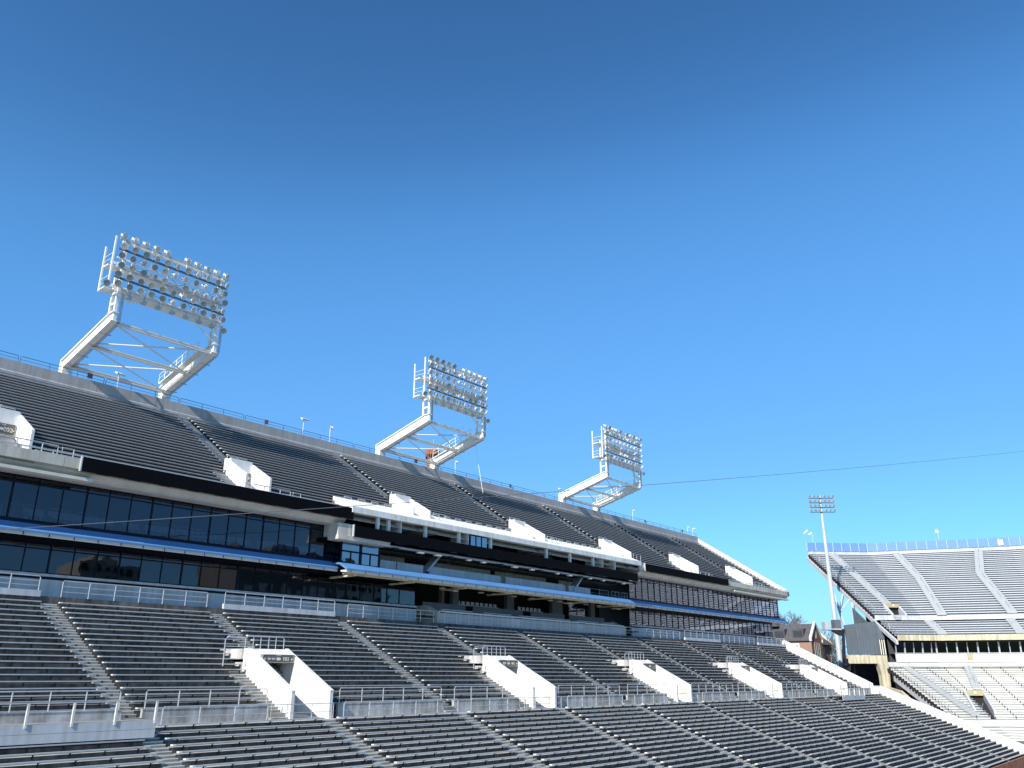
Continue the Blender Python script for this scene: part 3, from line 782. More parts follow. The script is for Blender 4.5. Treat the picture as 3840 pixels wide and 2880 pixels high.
# soffit of the press level with ducts and lights
m = MB(); m.box(54.6, PX1, 61.3, 69.5, 12.26, 12.40); m.build('press_soffit', GREYWALL, pb)
m = MB(); m.tube([(54.8, 61.5, 12.16), (99.6, 61.5, 12.16)], 0.11, 8); m.tube([(54.8, 61.9, 12.14), (99.6, 61.9, 12.14)], 0.06, 6); m.build('duct', STEELG, pb)
for n in range(17):
    x = 56 + n * 2.6 + random.uniform(-0.5, 0.5)
    m = MB(); m.box(x, x + random.uniform(0.4, 0.9), 61.35, 61.75, 11.88, 12.05); m.build('ceiling_light', TRIM if n % 3 else NAVY, pb)
# club balcony: fronts, inner counters, dark back
for a, b in ((55.0, 57.1), (57.3, 60.9), (61.8, 73.2), (74.1, 85.6), (86.4, 91.1)):
    m = MB(); m.box(a, b, 62.6, 62.78, 9.9, 10.92); m.build('balcony_front', GREYWALL, pb)
for a, b in ((55.4, 60.9), (64.9, 74.7), (75.6, 85.4), (88.2, 92.6)):
    m = MB(); m.box(a, b, 65.5, 65.65, 10.2, 11.92); m.build('inner_counter', BEIGE, pb)
m = MB(); m.box(54.4, PX1 + 1.5, 69.0, 69.1, 6.0, 12.3); m.build('club_back_wall', DARKIN, pb)
m = MB(); m.box(54.4, PX1, 62.8, 69.0, 9.85, 9.95); m.build('club_floor', ROOMF, pb)
for a in (57.6, 68.0, 78.6, 90.2):
    m = MB(); m.box(a, a + 0.5, 66.2, 66.7, 9.96, 12.25); m.build('column', ROOMW, pb)
for x in (61.4, 87.4):
    m = MB(); m.beam((x, 63.0, 10.4), (x + 1.9, 63.0, 12.2), 1.1, 0.22); m.build('stair_flight', STEELG, pb)
for x in (61.3, 73.5, 85.9):
    m = MB(); m.tube([(x, 62.7, 9.95), (x, 62.7, 10.9), (x + 0.5, 62.7, 10.9), (x + 0.9, 62.7, 10.1)], 0.025); m.build('stair_rail', GALV, pb)
for a, b in ((91.4, 95.6), (96.4, 98.2), (98.8, 100.3)):
    m = MB(); m.tube([(a, 62.8, 9.95), (a, 62.8, 10.95), (b, 62.8, 10.95), (b, 62.8, 9.95)], 0.03); m.tube([(a, 62.8, 10.45), (b, 62.8, 10.45)], 0.02); m.tube([((a + b) / 2, 62.8, 9.95), ((a + b) / 2, 62.8, 10.95)], 0.025)
    m.build('balcony_rail', GALV, pb)
aw = awning(pb, 49.0, 98.4, 60.25, 9.25, 61.4, 9.97, 62.58)
m = MB(); m.box(49.4, 98.2, 60.5, 61.3, 8.92, 9.03); m.build('awning_gutter', YELLOWISH, pb)
for n, x in enumerate((51, 58.5, 66, 73.4, 80.8, 88.2, 95.6, 99.0)):
    m = MB(); m.box(x - 1.0, x - 0.65, 60.5, 64.0, 8.78, 8.91); m.build('awning_bracket', YELLOWISH, pb)
for n, x in enumerate((64.2, 70.3, 72.6, 76.0, 79.4, 83.0, 84.9, 87.1, 90.6, 93.5)):
    m = MB(); m.lathe((x, 63.0, 8.98), (0, 0, -1), [(0, 0.05), (0.05, 0.34), (0.14, 0.36), (0.16, 0.001)], 10); m.build('pendant_heater', BEIGE2, pb)
for x in (65.0, 85.5, 96.7):
    m = MB(); m.tube([(x, 62.2, 9.1), (x, 62.2, 8.75)], 0.04); m.prism([(61.9, 8.55), (61.9, 8.7), (62.6, 8.8), (62.6, 8.65)], x - 0.45, x + 0.45); m.build('loudspeaker', YELLOWISH, pb)
# loge boxes under the awning
LOGX0, LOGX1 = 63.4, 98.4
m = MB(); m.box(LOGX0, LOGX1, 62.4, 62.6, 5.0, 6.34); m.build('loge_front', GREYWALL, pb)
m = MB(); m.box(LOGX0, LOGX1, 62.45, 62.7, 6.342, 6.45); m.build('loge_gap', NAVY, pb)
m = MB(); m.box(LOGX0 - 0.05, LOGX1 + 0.05, 62.36, 62.9, 6.452, 6.56); m.build('loge_cap', WHITE, pb)
m = MB(); m.prism([(62.4, 5.2), (62.4, 6.4), (64.2, 7.15), (66.5, 7.15), (66.5, 5.2)], 62.95, 63.38); m.build('loge_side', BEIGE, pb)
m = MB(); m.prism([(62.4, 5.2), (62.4, 6.4), (64.2, 7.15), (66.5, 7.15), (66.5, 5.2)], 98.42, 98.8); m.build('loge_side', BEIGE, pb)
m = MB(); m.box(61.5, 102.9, 62.7, 69.0, 5.9, 6.0); m.build('loge_floor', ROOMF, pb)
for a, b in ((65.0, 69.8), (71.6, 76.4), (78.0, 88.0), (89.4, 94.4), (95.2, 98.3)):
    m = MB(); m.box(a, b, 63.7, 64.0, 6.8, 6.88); m.build('loge_counter', WHITE, pb)
    m = MB(); m.box(a, b, 63.72, 63.84, 6.0, 6.798); m.build('counter_front', ROOMW, pb)
for a, b in ((63.6, 70.2), (71.5, 80.4), (82.0, 88.9), (90.0, 98.0)):
    m = MB(); m.box(a, b, 65.2, 65.35, 6.0, 7.62); m.build('loge_partition', ROOMW, pb)
for a, b in ((67.2, 67.6), (69.0, 69.9), (78.4, 79.7), (87.4, 89.6), (96.0, 97.0)):
    m = MB(); m.box(a, b, 66.0, 66.5, 6.0, 9.84); m.build('column', ROOMW, pb)
for (a, b) in ((70.4, 78.0), (81.4, 87.0)):
    m = MB(); m.box(a, b, 67.5, 67.6, 7.55, 7.75); m.build('bar_top', NAVY, pb)
LSM = MB(); LSM.box(-0.25, 0.25, -0.03, 0.03, 0.0, 0.42); LSM.box(-0.25, 0.25, -0.4, 0, -0.08, 0.0); LSM = LSM.mesh('loge_chair', CHAIR)
for g, (a, b) in enumerate(((70.4, 78.0), (81.4, 87.0))):
    n = int((b - a) / 0.8)
    for i in range(n):
        o = obj('loge_chair', LSM); o.location = (a + 0.5 + i * 0.8, 67.0, 7.85)
        tag(o, 'pale chair at the dark %s bar under the awning, %s from its left end' % (('left', 'right')[g], ORD[i]), 'chair', 'chairs in the loge under the awning')
for k in range(2):
    a = 91.3 + 1.9 * k
    m = MB(); m.box(a, a + 0.07, 66.3, 66.4, 6.6, 9.4); w = m.build('window', NAVY, pb)
    m = MB(); m.quad((a + 0.07, 66.35, 7.0), (a + 1.9, 66.35, 7.0), (a + 1.9, 66.35, 9.3), (a + 0.07, 66.35, 9.3)); m.build('pane', GLASS, w)
# ------------------------------------------------------------------ railings
def guard(x0, x1, y, z0, h, label, group, spacing=1.9, m_=GALV, ends='round', mids=(0.5,), name='guard_railing', posts=True, r=0.035):
    t = thing(name, label, 'railing', (x0, y, z0), group)
    L_ = x1 - x0
    m = MB()
    if ends == 'round': m.tube([(0, 0, 0), (0, 0, h - 0.1), (0.08, 0, h), (L_ - 0.08, 0, h), (L_, 0, h - 0.1), (L_, 0, 0)], r)
    else: m.tube([(0, 0, h), (L_, 0, h)], r)
    m.build('top_rail', m_, t)
    for f in mids:
        m = MB(); m.tube([(0, 0, h * f), (L_, 0, h * f)], r * 0.7); m.build('mid_rail', m_, t)
    if posts:
        n = max(1, round(L_ / spacing)); pm = None
        for i in range(0 if ends != 'round' else 1, n + (1 if ends != 'round' else 0)):
            if pm is None:
                m = MB(); m.tube([(0, 0, 0), (0, 0, h)], r * 1.05); pm = m.mesh('post', m_)
            o = obj('post', pm, t); o.location = (L_ * i / n, 0, 0)
    return t
cnt = 0
for n, (p, q) in enumerate(segs):
    if q - p < 1.2: continue
    guard(p + 0.15, q - 0.15, 48.2, -1.66, 0.98, 'galvanised two-bar rail on top of the walkway wall, %s length from the left' % ORD[cnt], 'rails on the walkway wall'); cnt += 1
cnt = 0
for n, (lo, hi) in enumerate(fr_edges):
    hi = min(hi, XE - 1)
    if hi - lo < 1 or n <= 1: continue
    parts = [(lo + 0.6, hi + 0.3)]
    for a, b in PORT:
        ns = []
        for p, q in parts:
            if b + 0.2 <= p or a - 2.4 >= q: ns.append((p, q)); continue
            if a - 2.4 - p > 1.5: ns.append((p, a - 2.4))
            if q - (b + 0.2) > 1.5: ns.append((b + 0.2, q))
        parts = ns
    for p, q in parts:
        guard(p, q, 46.62, WZ, 1.05, 'galvanised rail along the front edge of the walkway, %s length from the left' % ORD[cnt], 'rails along the walkway edge', 2.1); cnt += 1
cnt = 0
for n, (lo, hi) in enumerate(edges):
    hi = min(hi, XE)
    if hi - lo < 2: continue
    z = DECKZ
    cb = any(abs(a - lo) < 0.5 or (a < lo + 1 < b) for a, b in CURBS)
    if cb: z = DECKZ + 0.36
    guard(lo + 0.2, hi - 0.15, DECKY, z, 1.12 if not cb else 0.95, 'silver deck rail below the suites %s, %s block from the left' % ('on a pale curb' if cb else 'above the top bench', ORD[cnt]), 'rails of the deck below the suites', 2.0, mids=(0.66, 0.33)); cnt += 1
# railed wheelchair platforms with pale front panels
def platform(x0, x1, y0, y1, zt, label, hgt):
    t = thing('viewing_platform', label, 'platform', (x0, y0, zt), 'railed platforms over the front rows')
    L_ = x1 - x0
    m = MB(); m.box(0, L_, 0.06, y1 - y0, -0.12, 0); m.build('floor', STEP, t)
    n = 2
    for k in range(n):
        m = MB(); m.box(0, L_, -0.01, 0.055, -hgt + k * hgt / n + 0.005, -hgt + (k + 1) * hgt / n - 0.008); m.build('front_panel', GREYWALL, t)
    m = MB(); m.box(L_ - 0.06, L_, 0.06, y1 - y0, -hgt, -0.125); m.build('side_panel', GREYWALL, t)
    i = 0
    while i * 2.15 < L_:
        m = MB(); m.box(L_ - 0.08 - i * 2.15 - 0.05, L_ - 0.08 - i * 2.15 + 0.05, -0.06, 0.06, -0.16, 0.94); m.build('post', NOSE, t); i += 1
    m = MB(); m.box(0, L_, -0.03, 0.03, 0.94, 0.99); m.build('top_rail', GALV, t)
    return t
platform(X0 + 1, 24.3, 44.8, 46.4, -2.12, 'long railed platform with pale blue-grey front panels at the lower left', 0.86)
platform(128.3, 137.9, 44.8, 46.4, -2.42, 'small railed platform with a grey front panel near the far end wall', 0.72)
# parapet rails and small markers
k = 0; x = 9.6
while x < 151:
    L_ = 7.55
    t = guard(x, min(x + L_, 152.4), 78.5, 26.72, 0.62, 'thin dark rail on top of the parapet, %s length from the left' % ORD[k], 'rails on top of the parapet', 2.5, DARKRAIL, mids=(0.5,), name='parapet_railing', r=0.028); x += L_ + 0.18; k += 1
for n, x in enumerate((31.2, 50.9, 74.2, 93.8, 132.5, 146.5)):
    t = thing('marker_sign', 'small reddish square sign on the parapet rail, %s from the left' % ORD[n], 'sign', (x, 78.38, 26.8), 'small signs on the parapet rail')
    m = MB(); m.box(-0.24, 0.24, -0.02, 0.02, 0.1, 0.6); m.build('plate', mat('marker_red', (0.16, 0.10, 0.115), 0.6, var=0.1) if n == 0 else MATS['marker_red'], t)
    m = MB(); m.tube([(0, 0.04, -0.1), (0, 0.04, 0.6)], 0.025); m.build('stem', GALV, t)
LD = ['yellowish lamp post on the parapet below the nearest light tower', 'lamp post with a flat head, left of a pair between the first two towers', 'lamp post turned sideways, right of a pair between the first two towers',
      'lamp post just right of the middle light tower', 'lamp post left of the far light tower leg', 'lamp post right of the far light tower', 'left lamp post of the pair at the far parapet end', 'last lamp post at the far parapet end']
for n, (x, zt) in enumerate(((34.2, 28.3), (56.4, 28.85), (60.35, 28.75), (82.5, 28.75), (107.2, 28.95), (129.45, 28.75), (150.0, 28.4), (152.2, 28.4))):
    t = thing('lamp_post', LD[n], 'lamp post', (x, 79.1, 25.3), 'lamp posts behind the parapet')
    H = zt - 25.3
    m = MB(); m.tube([(0, 0, 0), (0, 0, H)], 0.05, 8); m.build('pole', POLEM, t)
    a = (0.3, 0.0, 0.9, 0.7, 0.1, 0.8, 0.6, -0.5)[n]
    for s in ((-1, 1) if n in (1, 4, 0) else (1,)):
        m = MB(); m.box(-0.28, 0.28, -0.2, 0.2, -0.08, 0.08); h = m.build('lamp_head', TRIM, t)
        h.location = (s * 0.2 * math.cos(a), -0.22 + s * 0.2 * math.sin(a) * 0.6, H + 0.02); h.rotation_euler = (R(28), 0, a)
        m = MB(); m.box(-0.22, 0.22, -0.15, 0.15, -0.095, -0.082); m.build('lens', REFL, h)
    m = MB(); m.beam((0, 0, H - 0.1), (0, -0.25, H), 0.06, 0.06); m.build('bracket', POLEM, t)

# ------------------------------------------------------------------ light towers
def lamp_mesh(n=11):
    m = MB()
    m.mi(0).lathe((0, 0, 0), (0, -1, 0), [(-0.46, 0.001), (-0.46, 0.07), (-0.22, 0.085), (-0.16, 0.12), (-0.02, 0.27), (0.03, 0.31), (0.05, 0.315), (0.05, 0.285)], n)
    m.mi(1).lathe((0, 0, 0), (0, -1, 0), [(0.05, 0.285), (0.035, 0.001)], n)
    return m.mesh('floodlight', [REFL, LENS])
LAMP = lamp_mesh()
def lamp_bracket():
    m = MB(); m.tube([(0, 0.16, 0), (0, 0.30, 0.0), (0, 0.45, -0.12)], 0.035, 5); m.box(-0.06, 0.06, 0.28, 0.5, 0.02, 0.16); return m.mesh('ballast', STEELG)
BAL = lamp_bracket()
TRAYM = mat('cable_tray', (0.13, 0.14, 0.16), 0.6, var=0.3, scale=2)
def tower(x, label):
    t = thing('light_tower', label, 'light tower', (x, 0, 0), 'floodlight towers leaning over the upper deck')
    W = 10.3
    for s, xx in enumerate((0.0, W - 0.3)):
        m = MB()
        m.prism([(80.45, 24.9), (80.45, 28.6), (71.65, 30.95), (70.9, 30.95), (70.9, 30.22), (71.2, 30.1), (79.7, 27.85), (79.7, 24.9)], xx + 0.02, xx + 0.28)
        # flanges standing proud
        m.prism([(80.54, 24.9), (80.54, 28.68), (71.67, 31.04), (70.82, 31.04), (70.82, 30.952), (71.65, 30.952), (80.452, 28.6), (80.452, 24.9)], xx - 0.14, xx + 0.44)
        m.prism([(79.698, 24.9), (79.698, 27.85), (71.2, 30.098), (70.899, 30.218), (70.82, 30.16), (71.17, 30.0), (79.6, 27.77), (79.6, 24.9)], xx - 0.14, xx + 0.44)
        m.build('leg', CREAM, t)
        m = MB()
        m.box(xx + 0.02, xx + 0.28, 70.94, 71.2, 31.04, 38.3)
        m.box(xx + 0.04, xx + 0.26, 72.0, 72.22, 30.8, 36.4)
        for z in (31.9, 33.0): m.box(xx + 0.06, xx + 0.24, 71.202, 71.998, z, z + 0.2)
        m.build('column', CREAM, t)
        for k in range(4):
            m = MB(); xo = xx + 0.5 + 0.085 * k
            m.tube([(xo, 79.75, 26.7), (xo, 79.6, 27.82), (xo, 71.35, 30.02), (xo, 71.05, 30.4), (xo, 71.05, 33.2)], 0.03, 5); m.build('conduit', STEELG, t)
        for f in (0.08, 0.3, 0.55, 0.8):
            y = 79.6 - 8.25 * f; z = 27.78 + 2.2 * f
            m = MB(); m.beam((xx - 0.1, y, z), (xx + 1.0, y, z), 0.07, 0.09); m.build('conduit_bracket', STEELG, t)
    L0, L1, L2 = Vector((0.3, 79.3, 28.0)), Vector((0.3, 75.4, 29.1)), Vector((0.3, 71.35, 30.3))
    O = Vector((W - 0.6, 0, 0))
    for p in (L0, L1, L2):
        m = MB(); m.beam(p, p + O, 0.28, 0.08); m.beam(p + Vector((0, 0, -0.26)), p + O + Vector((0, 0, -0.26)), 0.28, 0.05); m.beam(p + Vector((0, 0, -0.135)), p + O + Vector((0, 0, -0.135)), 0.06, 0.2); m.build('cross_beam', CREAM, t)
    up = Vector((0, 0, 0.12)); dn = Vector((0, 0, -0.2))
    for a, b in ((L0 + up, L1 + O + up), (L1 + up, L2 + O + up)):
        m = MB(); m.tube([a, b], 0.085, 8); m.build('brace', CREAM, t)
    for a, b in ((L1 + dn, L0 + O + dn), (L2 + dn, L1 + O + dn)):
        m = MB(); m.tube([a, b], 0.07, 8); m.build('brace', CREAM, t)
    # stair and handrail on the far leg
    xs = W - 0.95
    m = MB(); m.beam((xs, 79.2, 28.5), (xs, 71.6, 30.5), 0.55, 0.1); m.build('walkway', CREAM, t)
    m = MB(); m.tube([(xs - 0.28, 79.2, 28.55), (xs - 0.28, 79.2, 29.5), (xs - 0.28, 72.2, 31.35), (xs - 0.28, 72.2, 30.4)], 0.04); m.tube([(xs - 0.28, 79.2, 29.05), (xs - 0.28, 72.2, 30.9)], 0.03)
    for f in (0.15, 0.3, 0.45, 0.6, 0.75, 0.9):
        y = 79.2 - 7 * f; z = 28.55 + 1.85 * f; m.tube([(xs - 0.28, y, z), (xs - 0.28, y, z + 0.95)], 0.035)
    m.build('handrail', CREAM, t)
    # panel: catwalks, frame, rows of lamps
    for z in (33.45, 35.75):
        m = MB(); m.box(-0.85, W + 0.1, 71.9, 72.95, z, z + 0.1)
        m.box(-0.85, W + 0.1, 71.3, 71.42, z + 0.0, z + 0.2)
        m.build('catwalk', CREAM, t)
        m = MB(); xx = 0.6
        while xx < W - 0.5: m.box(xx, xx + 0.8, 71.502, 71.898, z + 0.02, z + 0.06); xx += 1.5
        m.build('grating', STEELG, t)
        m = MB(); m.tube([(-0.85, 72.9, z + 1.0), (W, 72.9, z + 1.0)], 0.03); m.tube([(-0.85, 71.0, z + 1.0), (-0.85, 72.9, z + 1.0)], 0.03)
        m.tube([(-0.85, 72.9, z + 0.5), (-0.85, 71.0, z + 0.5)], 0.02); m.tube([(-0.85, 72.9, z + 0.5), (W, 72.9, z + 0.5)], 0.02); m.build('catwalk_rail', CREAM, t)
    for (xx, y, z0, z1) in ((-0.85, 72.9, 33.3, 37.9), (-0.85, 71.05, 33.3, 38.4)):
        m = MB(); m.box(xx - 0.07, xx + 0.07, y - 0.07, y + 0.07, z0, z1); m.build('corner_post', CREAM, t)
    rows = (38.2, 37.2, 36.25, 35.3, 34.35, 33.45)
    for j, z in enumerate(rows):
        m = MB(); m.box(-0.6, W + 0.25, 70.72, 70.84, z - (0.14 if j in (1, 4) else 0.08), z + 0.04); m.build('lamp_rail', TRAYM if j in (1, 4) else STEELG if j in (0, 3) else CREAM, t)
    for f in range(6):
        xx = 0.9 + f * 1.75; m = MB(); m.box(xx - 0.05, xx + 0.05, 70.88, 70.98, 33.2, 38.25); m.build('frame_post', CREAM, t)
    m = MB(); m.box(-0.2, W + 0.2, 71.02, 71.2, 33.05, 33.35); m.box(-0.2, W + 0.2, 71.02, 71.2, 38.0, 38.2); m.build('panel_beam', CREAM, t)
    rnd = random.Random(x)
    for j, z in enumerate(rows):
        for i in range(11):
            if (j, i) in ((0, 5), (3, 5)): continue
            o = obj('floodlight', LAMP, t)
            o.location = (-0.35 + i * 1.06 + (0.12 if j % 2 else 0), 70.5, z + 0.18)
            turn = rnd.choice((-0.5, -0.35, -0.2, 0.1, 0.35)) if i < 5 else rnd.choice((-0.25, 0.2, 0.45, 0.6))
            if j == 0: turn = 0.55 + rnd.uniform(-0.1, 0.1) if x < 60 else rnd.choice((-0.3, 0.4))
            o.rotation_euler = (R(24 + rnd.uniform(-5, 8)), 0, turn)
            b = obj('ballast', BAL, o)
    for xx, z in ((-1.2, 33.3), (W + 0.3, 32.5)):
        o = obj('floodlight', LAMP, t); o.location = (xx, 70.5, z); o.rotation_euler = (R(30), 0, -0.3)
        obj('ballast', BAL, o)
    m = MB(); m.tube([(W - 3.0, 71.1, 33.0), (W - 0.3, 71.1, 31.2)], 0.07, 7); m.build('panel_brace', CREAM, t)
    m = MB(); m.tube([(2.4, 71.1, 33.0), (0.3, 71.1, 32.0)], 0.07, 7); m.build('panel_brace', CREAM, t)
    for i in range(7):
        xx = 1.2 + i * 1.4; m = MB(); m.box(xx - 0.22, xx + 0.22, 70.9, 71.3, 32.7, 32.9); m.tube([(xx, 71.0, 32.9), (xx, 71.0, 34.0)], 0.03, 5); m.build('junction_box', STEELG, t)
    for i in range(5):
        a = 1 + i * 1.9; m = MB(); pts = [(a + 1.4 * f, 70.85, 36.1 - 0.45 * math.sin(math.pi * f) - (1.9 if i % 2 else 0)) for f in [q / 6 for q in range(7)]]
        m.tube(pts, 0.02, 4); m.build('hanging_cable', BLACKM, t)
    return t
tower(29.25, 'nearest and largest white floodlight tower, leaning over the upper deck at left')
tower(69.05, 'middle white floodlight tower, in front of the brick chimney')
tower(108.9, 'far white floodlight tower, smallest of the three leaning ones')

# brick chimney behind the stand
ch = thing('brick_chimney', 'round terracotta brick chimney with a dark-slotted crown behind the middle light tower', 'chimney', (157.6, 160, GZ))
m = MB(); m.lathe((0, 0, 0), (0, 0, 1), [(0, 2.6), (71.2, 1.55), (72.0, 1.9)], 20); m.build('stack', BRICKTERRA, ch)
m = MB(); m.lathe((0, 0, 0), (0, 0, 1), [(72.0, 1.9), (73.5, 2.05), (73.6, 1.75), (70, 1.5)], 20); m.build('crown', BRICKTERRA, ch)
for i in range(20):
    a = 2 * math.pi * i / 20
    m = MB(); m.box(-0.14, 0.14, 0, 0.25, 0, 1.7); o = m.build('crown_slot', DARKIN, ch)
    o.location = (1.85 * math.sin(a), -1.85 * math.cos(a), 70.9); o.rotation_euler = (0, 0, a)
m = MB(); m.tube([(0.3, 0, 73), (0.3, 0, 76.5)], 0.05, 5); m.build('lightning_rod', STEELG, ch)

# cables
WIREM = mat('steel_wire', (0.16, 0.17, 0.19), 0.5, 0.3, var=0.1)
def cable(label, pts, r):
    m = MB(); m.tube(pts, r, 5); return tag(m.build('overhead_cable', WIREM if r < 0.028 else CREAM, None), label, 'cable')
pts = []
for i in range(41):
    f = i / 40.0 * 1.08 - 0.04
    pts.append((19.5 + 145 * f, 58.2 - 37.4 * f, 8.8 + 28.4 * f - 0.55 * 4 * f * (1 - f)))
cable('long thin cable strung across the whole stand, rising to the right', pts, 0.026)
pts = [(79.6, 72.7 - 1.5 * f, 30.0 - 7.2 * f - 0.2 * math.sin(math.pi * f)) for f in [i / 12 for i in range(13)]]
cable('short pale cable hanging from the middle light tower to the seats', pts, 0.03)
# ------------------------------------------------------------------ end stand, bent in facets around the corner
n1 = Vector((math.cos(R(45)), math.sin(R(45)), 0)); d1 = Vector((math.sin(R(45)), -math.cos(R(45)), 0))
n2 = Vector((math.cos(R(22.5)), math.sin(R(22.5)), 0)); d2 = Vector((math.sin(R(22.5)), -math.cos(R(22.5)), 0))
n3 = Vector((math.cos(R(4)), math.sin(R(4)), 0)); d3 = Vector((math.sin(R(4)), -math.cos(R(4)), 0))
K1 = Vector((203, 60.9, 0)); K2 = K1 + d2 * 29.6
B1, B2, B3 = n1.dot(K1), n2.dot(K1), n3.dot(K2)
ZE = lambda e: 27.2 - 0.6 * e
def P1(e, al, z): v = n1 * (B1 - e) + d1 * (K1.dot(d1) + al); v.z = z; return v
def P2(e, al, z): v = n2 * (B2 - e) + d2 * (K1.dot(d2) + al); v.z = z; return v
def P3(e, al, z): v = n3 * (B3 - e) + d3 * (K2.dot(d3) + al); v.z = z; return v
def isect(na, a, nb, b):
    det = na.x * nb.y - na.y * nb.x
    return Vector(((a * nb.y - b * na.y) / det, (na.x * b - nb.x * a) / det, 0))
ALE = -14.4
FAR = 62.0
def line(e, z, al=ALE):
    ps = [P1(e, al, z), isect(n1, B1 - e, n2, B2 - e), isect(n2, B2 - e, n3, B3 - e), P3(e, FAR, z)]
    for p in ps: p.z = z
    return ps
def strip(m, e0, z0, e1, z1, al=ALE, gap=None):
    a, b = line(e0, z0, al), line(e1, z1, al)
    for i in range(3):
        if gap and gap[0] == i:
            fn = (P1, P2, P3)[i]
            m.quad(a[i], fn(e0, gap[1], z0), fn(e1, gap[1], z1), b[i]); m.quad(fn(e0, gap[2], z0), a[i + 1], b[i + 1], fn(e1, gap[2], z1))
        else: m.quad(a[i], a[i + 1], b[i + 1], b[i])
def bar(m, e0, e1, z0, z1, al=ALE, gap=None):
    strip(m, e1, z0, e1, z1, al, gap); strip(m, e1, z1, e0, z1, al, gap); strip(m, e0, z1, e0, z0, al, gap); strip(m, e0, z0, e1, z0, al, gap)
    a, b, c, d = line(e0, z0, al)[0], line(e1, z0, al)[0], line(e1, z1, al)[0], line(e0, z1, al)[0]
    m.quad(a, b, c, d)
end = thing('end_grandstand', 'pale two-tier corner grandstand with blue windscreen along its top, at far right', 'grandstand')
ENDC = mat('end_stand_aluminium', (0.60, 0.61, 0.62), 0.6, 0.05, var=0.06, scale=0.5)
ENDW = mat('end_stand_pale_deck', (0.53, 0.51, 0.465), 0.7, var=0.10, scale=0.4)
ENDR = mat('shaded_end_riser', (0.27, 0.275, 0.285), 0.7, 0.05, var=0.06, scale=0.5)  # aluminium riser with the planks' shadow darkened into its colour
AISLEC = mat('end_aisle_plate', (0.37, 0.38, 0.37), 0.7, var=0.06)
m = MB()
ze = []
for j in range(30):
    e = 25.6 - 0.862 * j; z = ZE(e) + 0.0
    g = (0, -10.6, -8.2) if e > 23.6 else None
    m.mi(1); strip(m, e, z - 0.517, e, z, gap=g); m.mi(0); strip(m, e, z, e - 0.862, z, gap=g)
strip(m, 25.9, 10.55, 25.6, ZE(25.6) - 0.517)
strip(m, 27.2, 10.55, 25.9, 10.55)
for j in range(7):
    e = 33.0 - 0.83 * j; z = 7.35 + 0.457 * (j + 1) - 0.457
    m.mi(1)
    if j: strip(m, e, z - 0.457, e, z)
    m.mi(0)
    strip(m, e, z, e - 0.83, z)
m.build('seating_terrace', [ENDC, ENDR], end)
ENDB = []
m = MB(); bar(m, 33.02, 33.3, 6.5, 7.5); m.build('edge_fascia', YELLOWISH, end)
m = MB(); strip(m, 33.3, 6.49, 30.8, 6.9); strip(m, 30.8, 6.9, 31.0, 6.75); m.build('soffit', DARKIN, end)
m = MB(); bar(m, -0.5, -0.1, 25.0, 27.75); m.build('top_kerb', GREYWALL, end)
m = MB(); strip(m, 25.95, 10.56, 25.92, ZE(25.6) - 0.3); m.build('walkway_wall', GREYWALL, end)
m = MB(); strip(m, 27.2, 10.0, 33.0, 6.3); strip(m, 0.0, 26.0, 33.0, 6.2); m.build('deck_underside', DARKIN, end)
# windows band
m = MB(); bar(m, 31.4, 31.75, 2.72, 4.22); m.build('white_band', WHITE, end)
m = MB(); bar(m, 31.3, 31.9, 4.225, 4.35); bar(m, 31.3, 32.1, 6.7, 6.86); m.build('window_sill', GREYWALL, end)
m = MB(); strip(m, 29.2, 2.7, 29.2, 6.8); strip(m, 29.2, 4.2, 31.4, 4.2); m.build('room_back_wall', ROOMF, end)
def post_on(fn, al, w, e0, z0, e1, z1):
    m = MB(); m.beam(fn(e0, al, z0), fn(e1, al, z1), w, 0.14, up=(n1 if fn is P1 else n2 if fn is P2 else n3)); return m
len1 = abs(ALE) - 31.7 * math.tan(R(11.25)); L2e = 29.6 - 31.7 * math.tan(R(11.25)) - 31.7 * math.tan(R(9.25))
al, k = ALE + 0.1, 0
while al < -31.7 * math.tan(R(11.25)):
    w = post_on(P1, al, 0.26 if k % 2 else 0.14, 31.65, 4.35, 31.95, 6.7).build('window', STEELG, end)
    a2 = min(al + 1.75, -31.7 * math.tan(R(11.25)))
    p = MB(); p.quad(P1(31.6, al, 4.35), P1(31.6, a2, 4.35), P1(31.9, a2, 6.7), P1(31.9, al, 6.7)); p.build('pane', GLASSD, w)
    al += 1.75; k += 1
a0 = 31.7 * math.tan(R(11.25)); a1 = 29.6 - 31.7 * math.tan(R(9.25)); al = a0
while al < a1:
    w = post_on(P2, al, 0.26 if k % 2 else 0.14, 31.65, 4.35, 31.95, 6.7).build('window', STEELG, end)
    a2 = min(al + 1.75, a1)
    p = MB(); p.quad(P2(31.6, al, 4.35), P2(31.6, a2, 4.35), P2(31.9, a2, 6.7), P2(31.9, al, 6.7)); p.build('pane', GLASSD, w)
    al += 1.75; k += 1
al = 31.7 * math.tan(R(9.25))
while al < 44:
    w = post_on(P3, al, 0.26 if k % 2 else 0.14, 31.65, 4.35, 31.95, 6.7).build('window', STEELG, end)
    p = MB(); p.quad(P3(31.6, al, 4.35), P3(31.6, al + 1.75, 4.35), P3(31.9, al + 1.75, 6.7), P3(31.9, al, 6.7)); p.build('pane', GLASSD, w)
    al += 1.75; k += 1
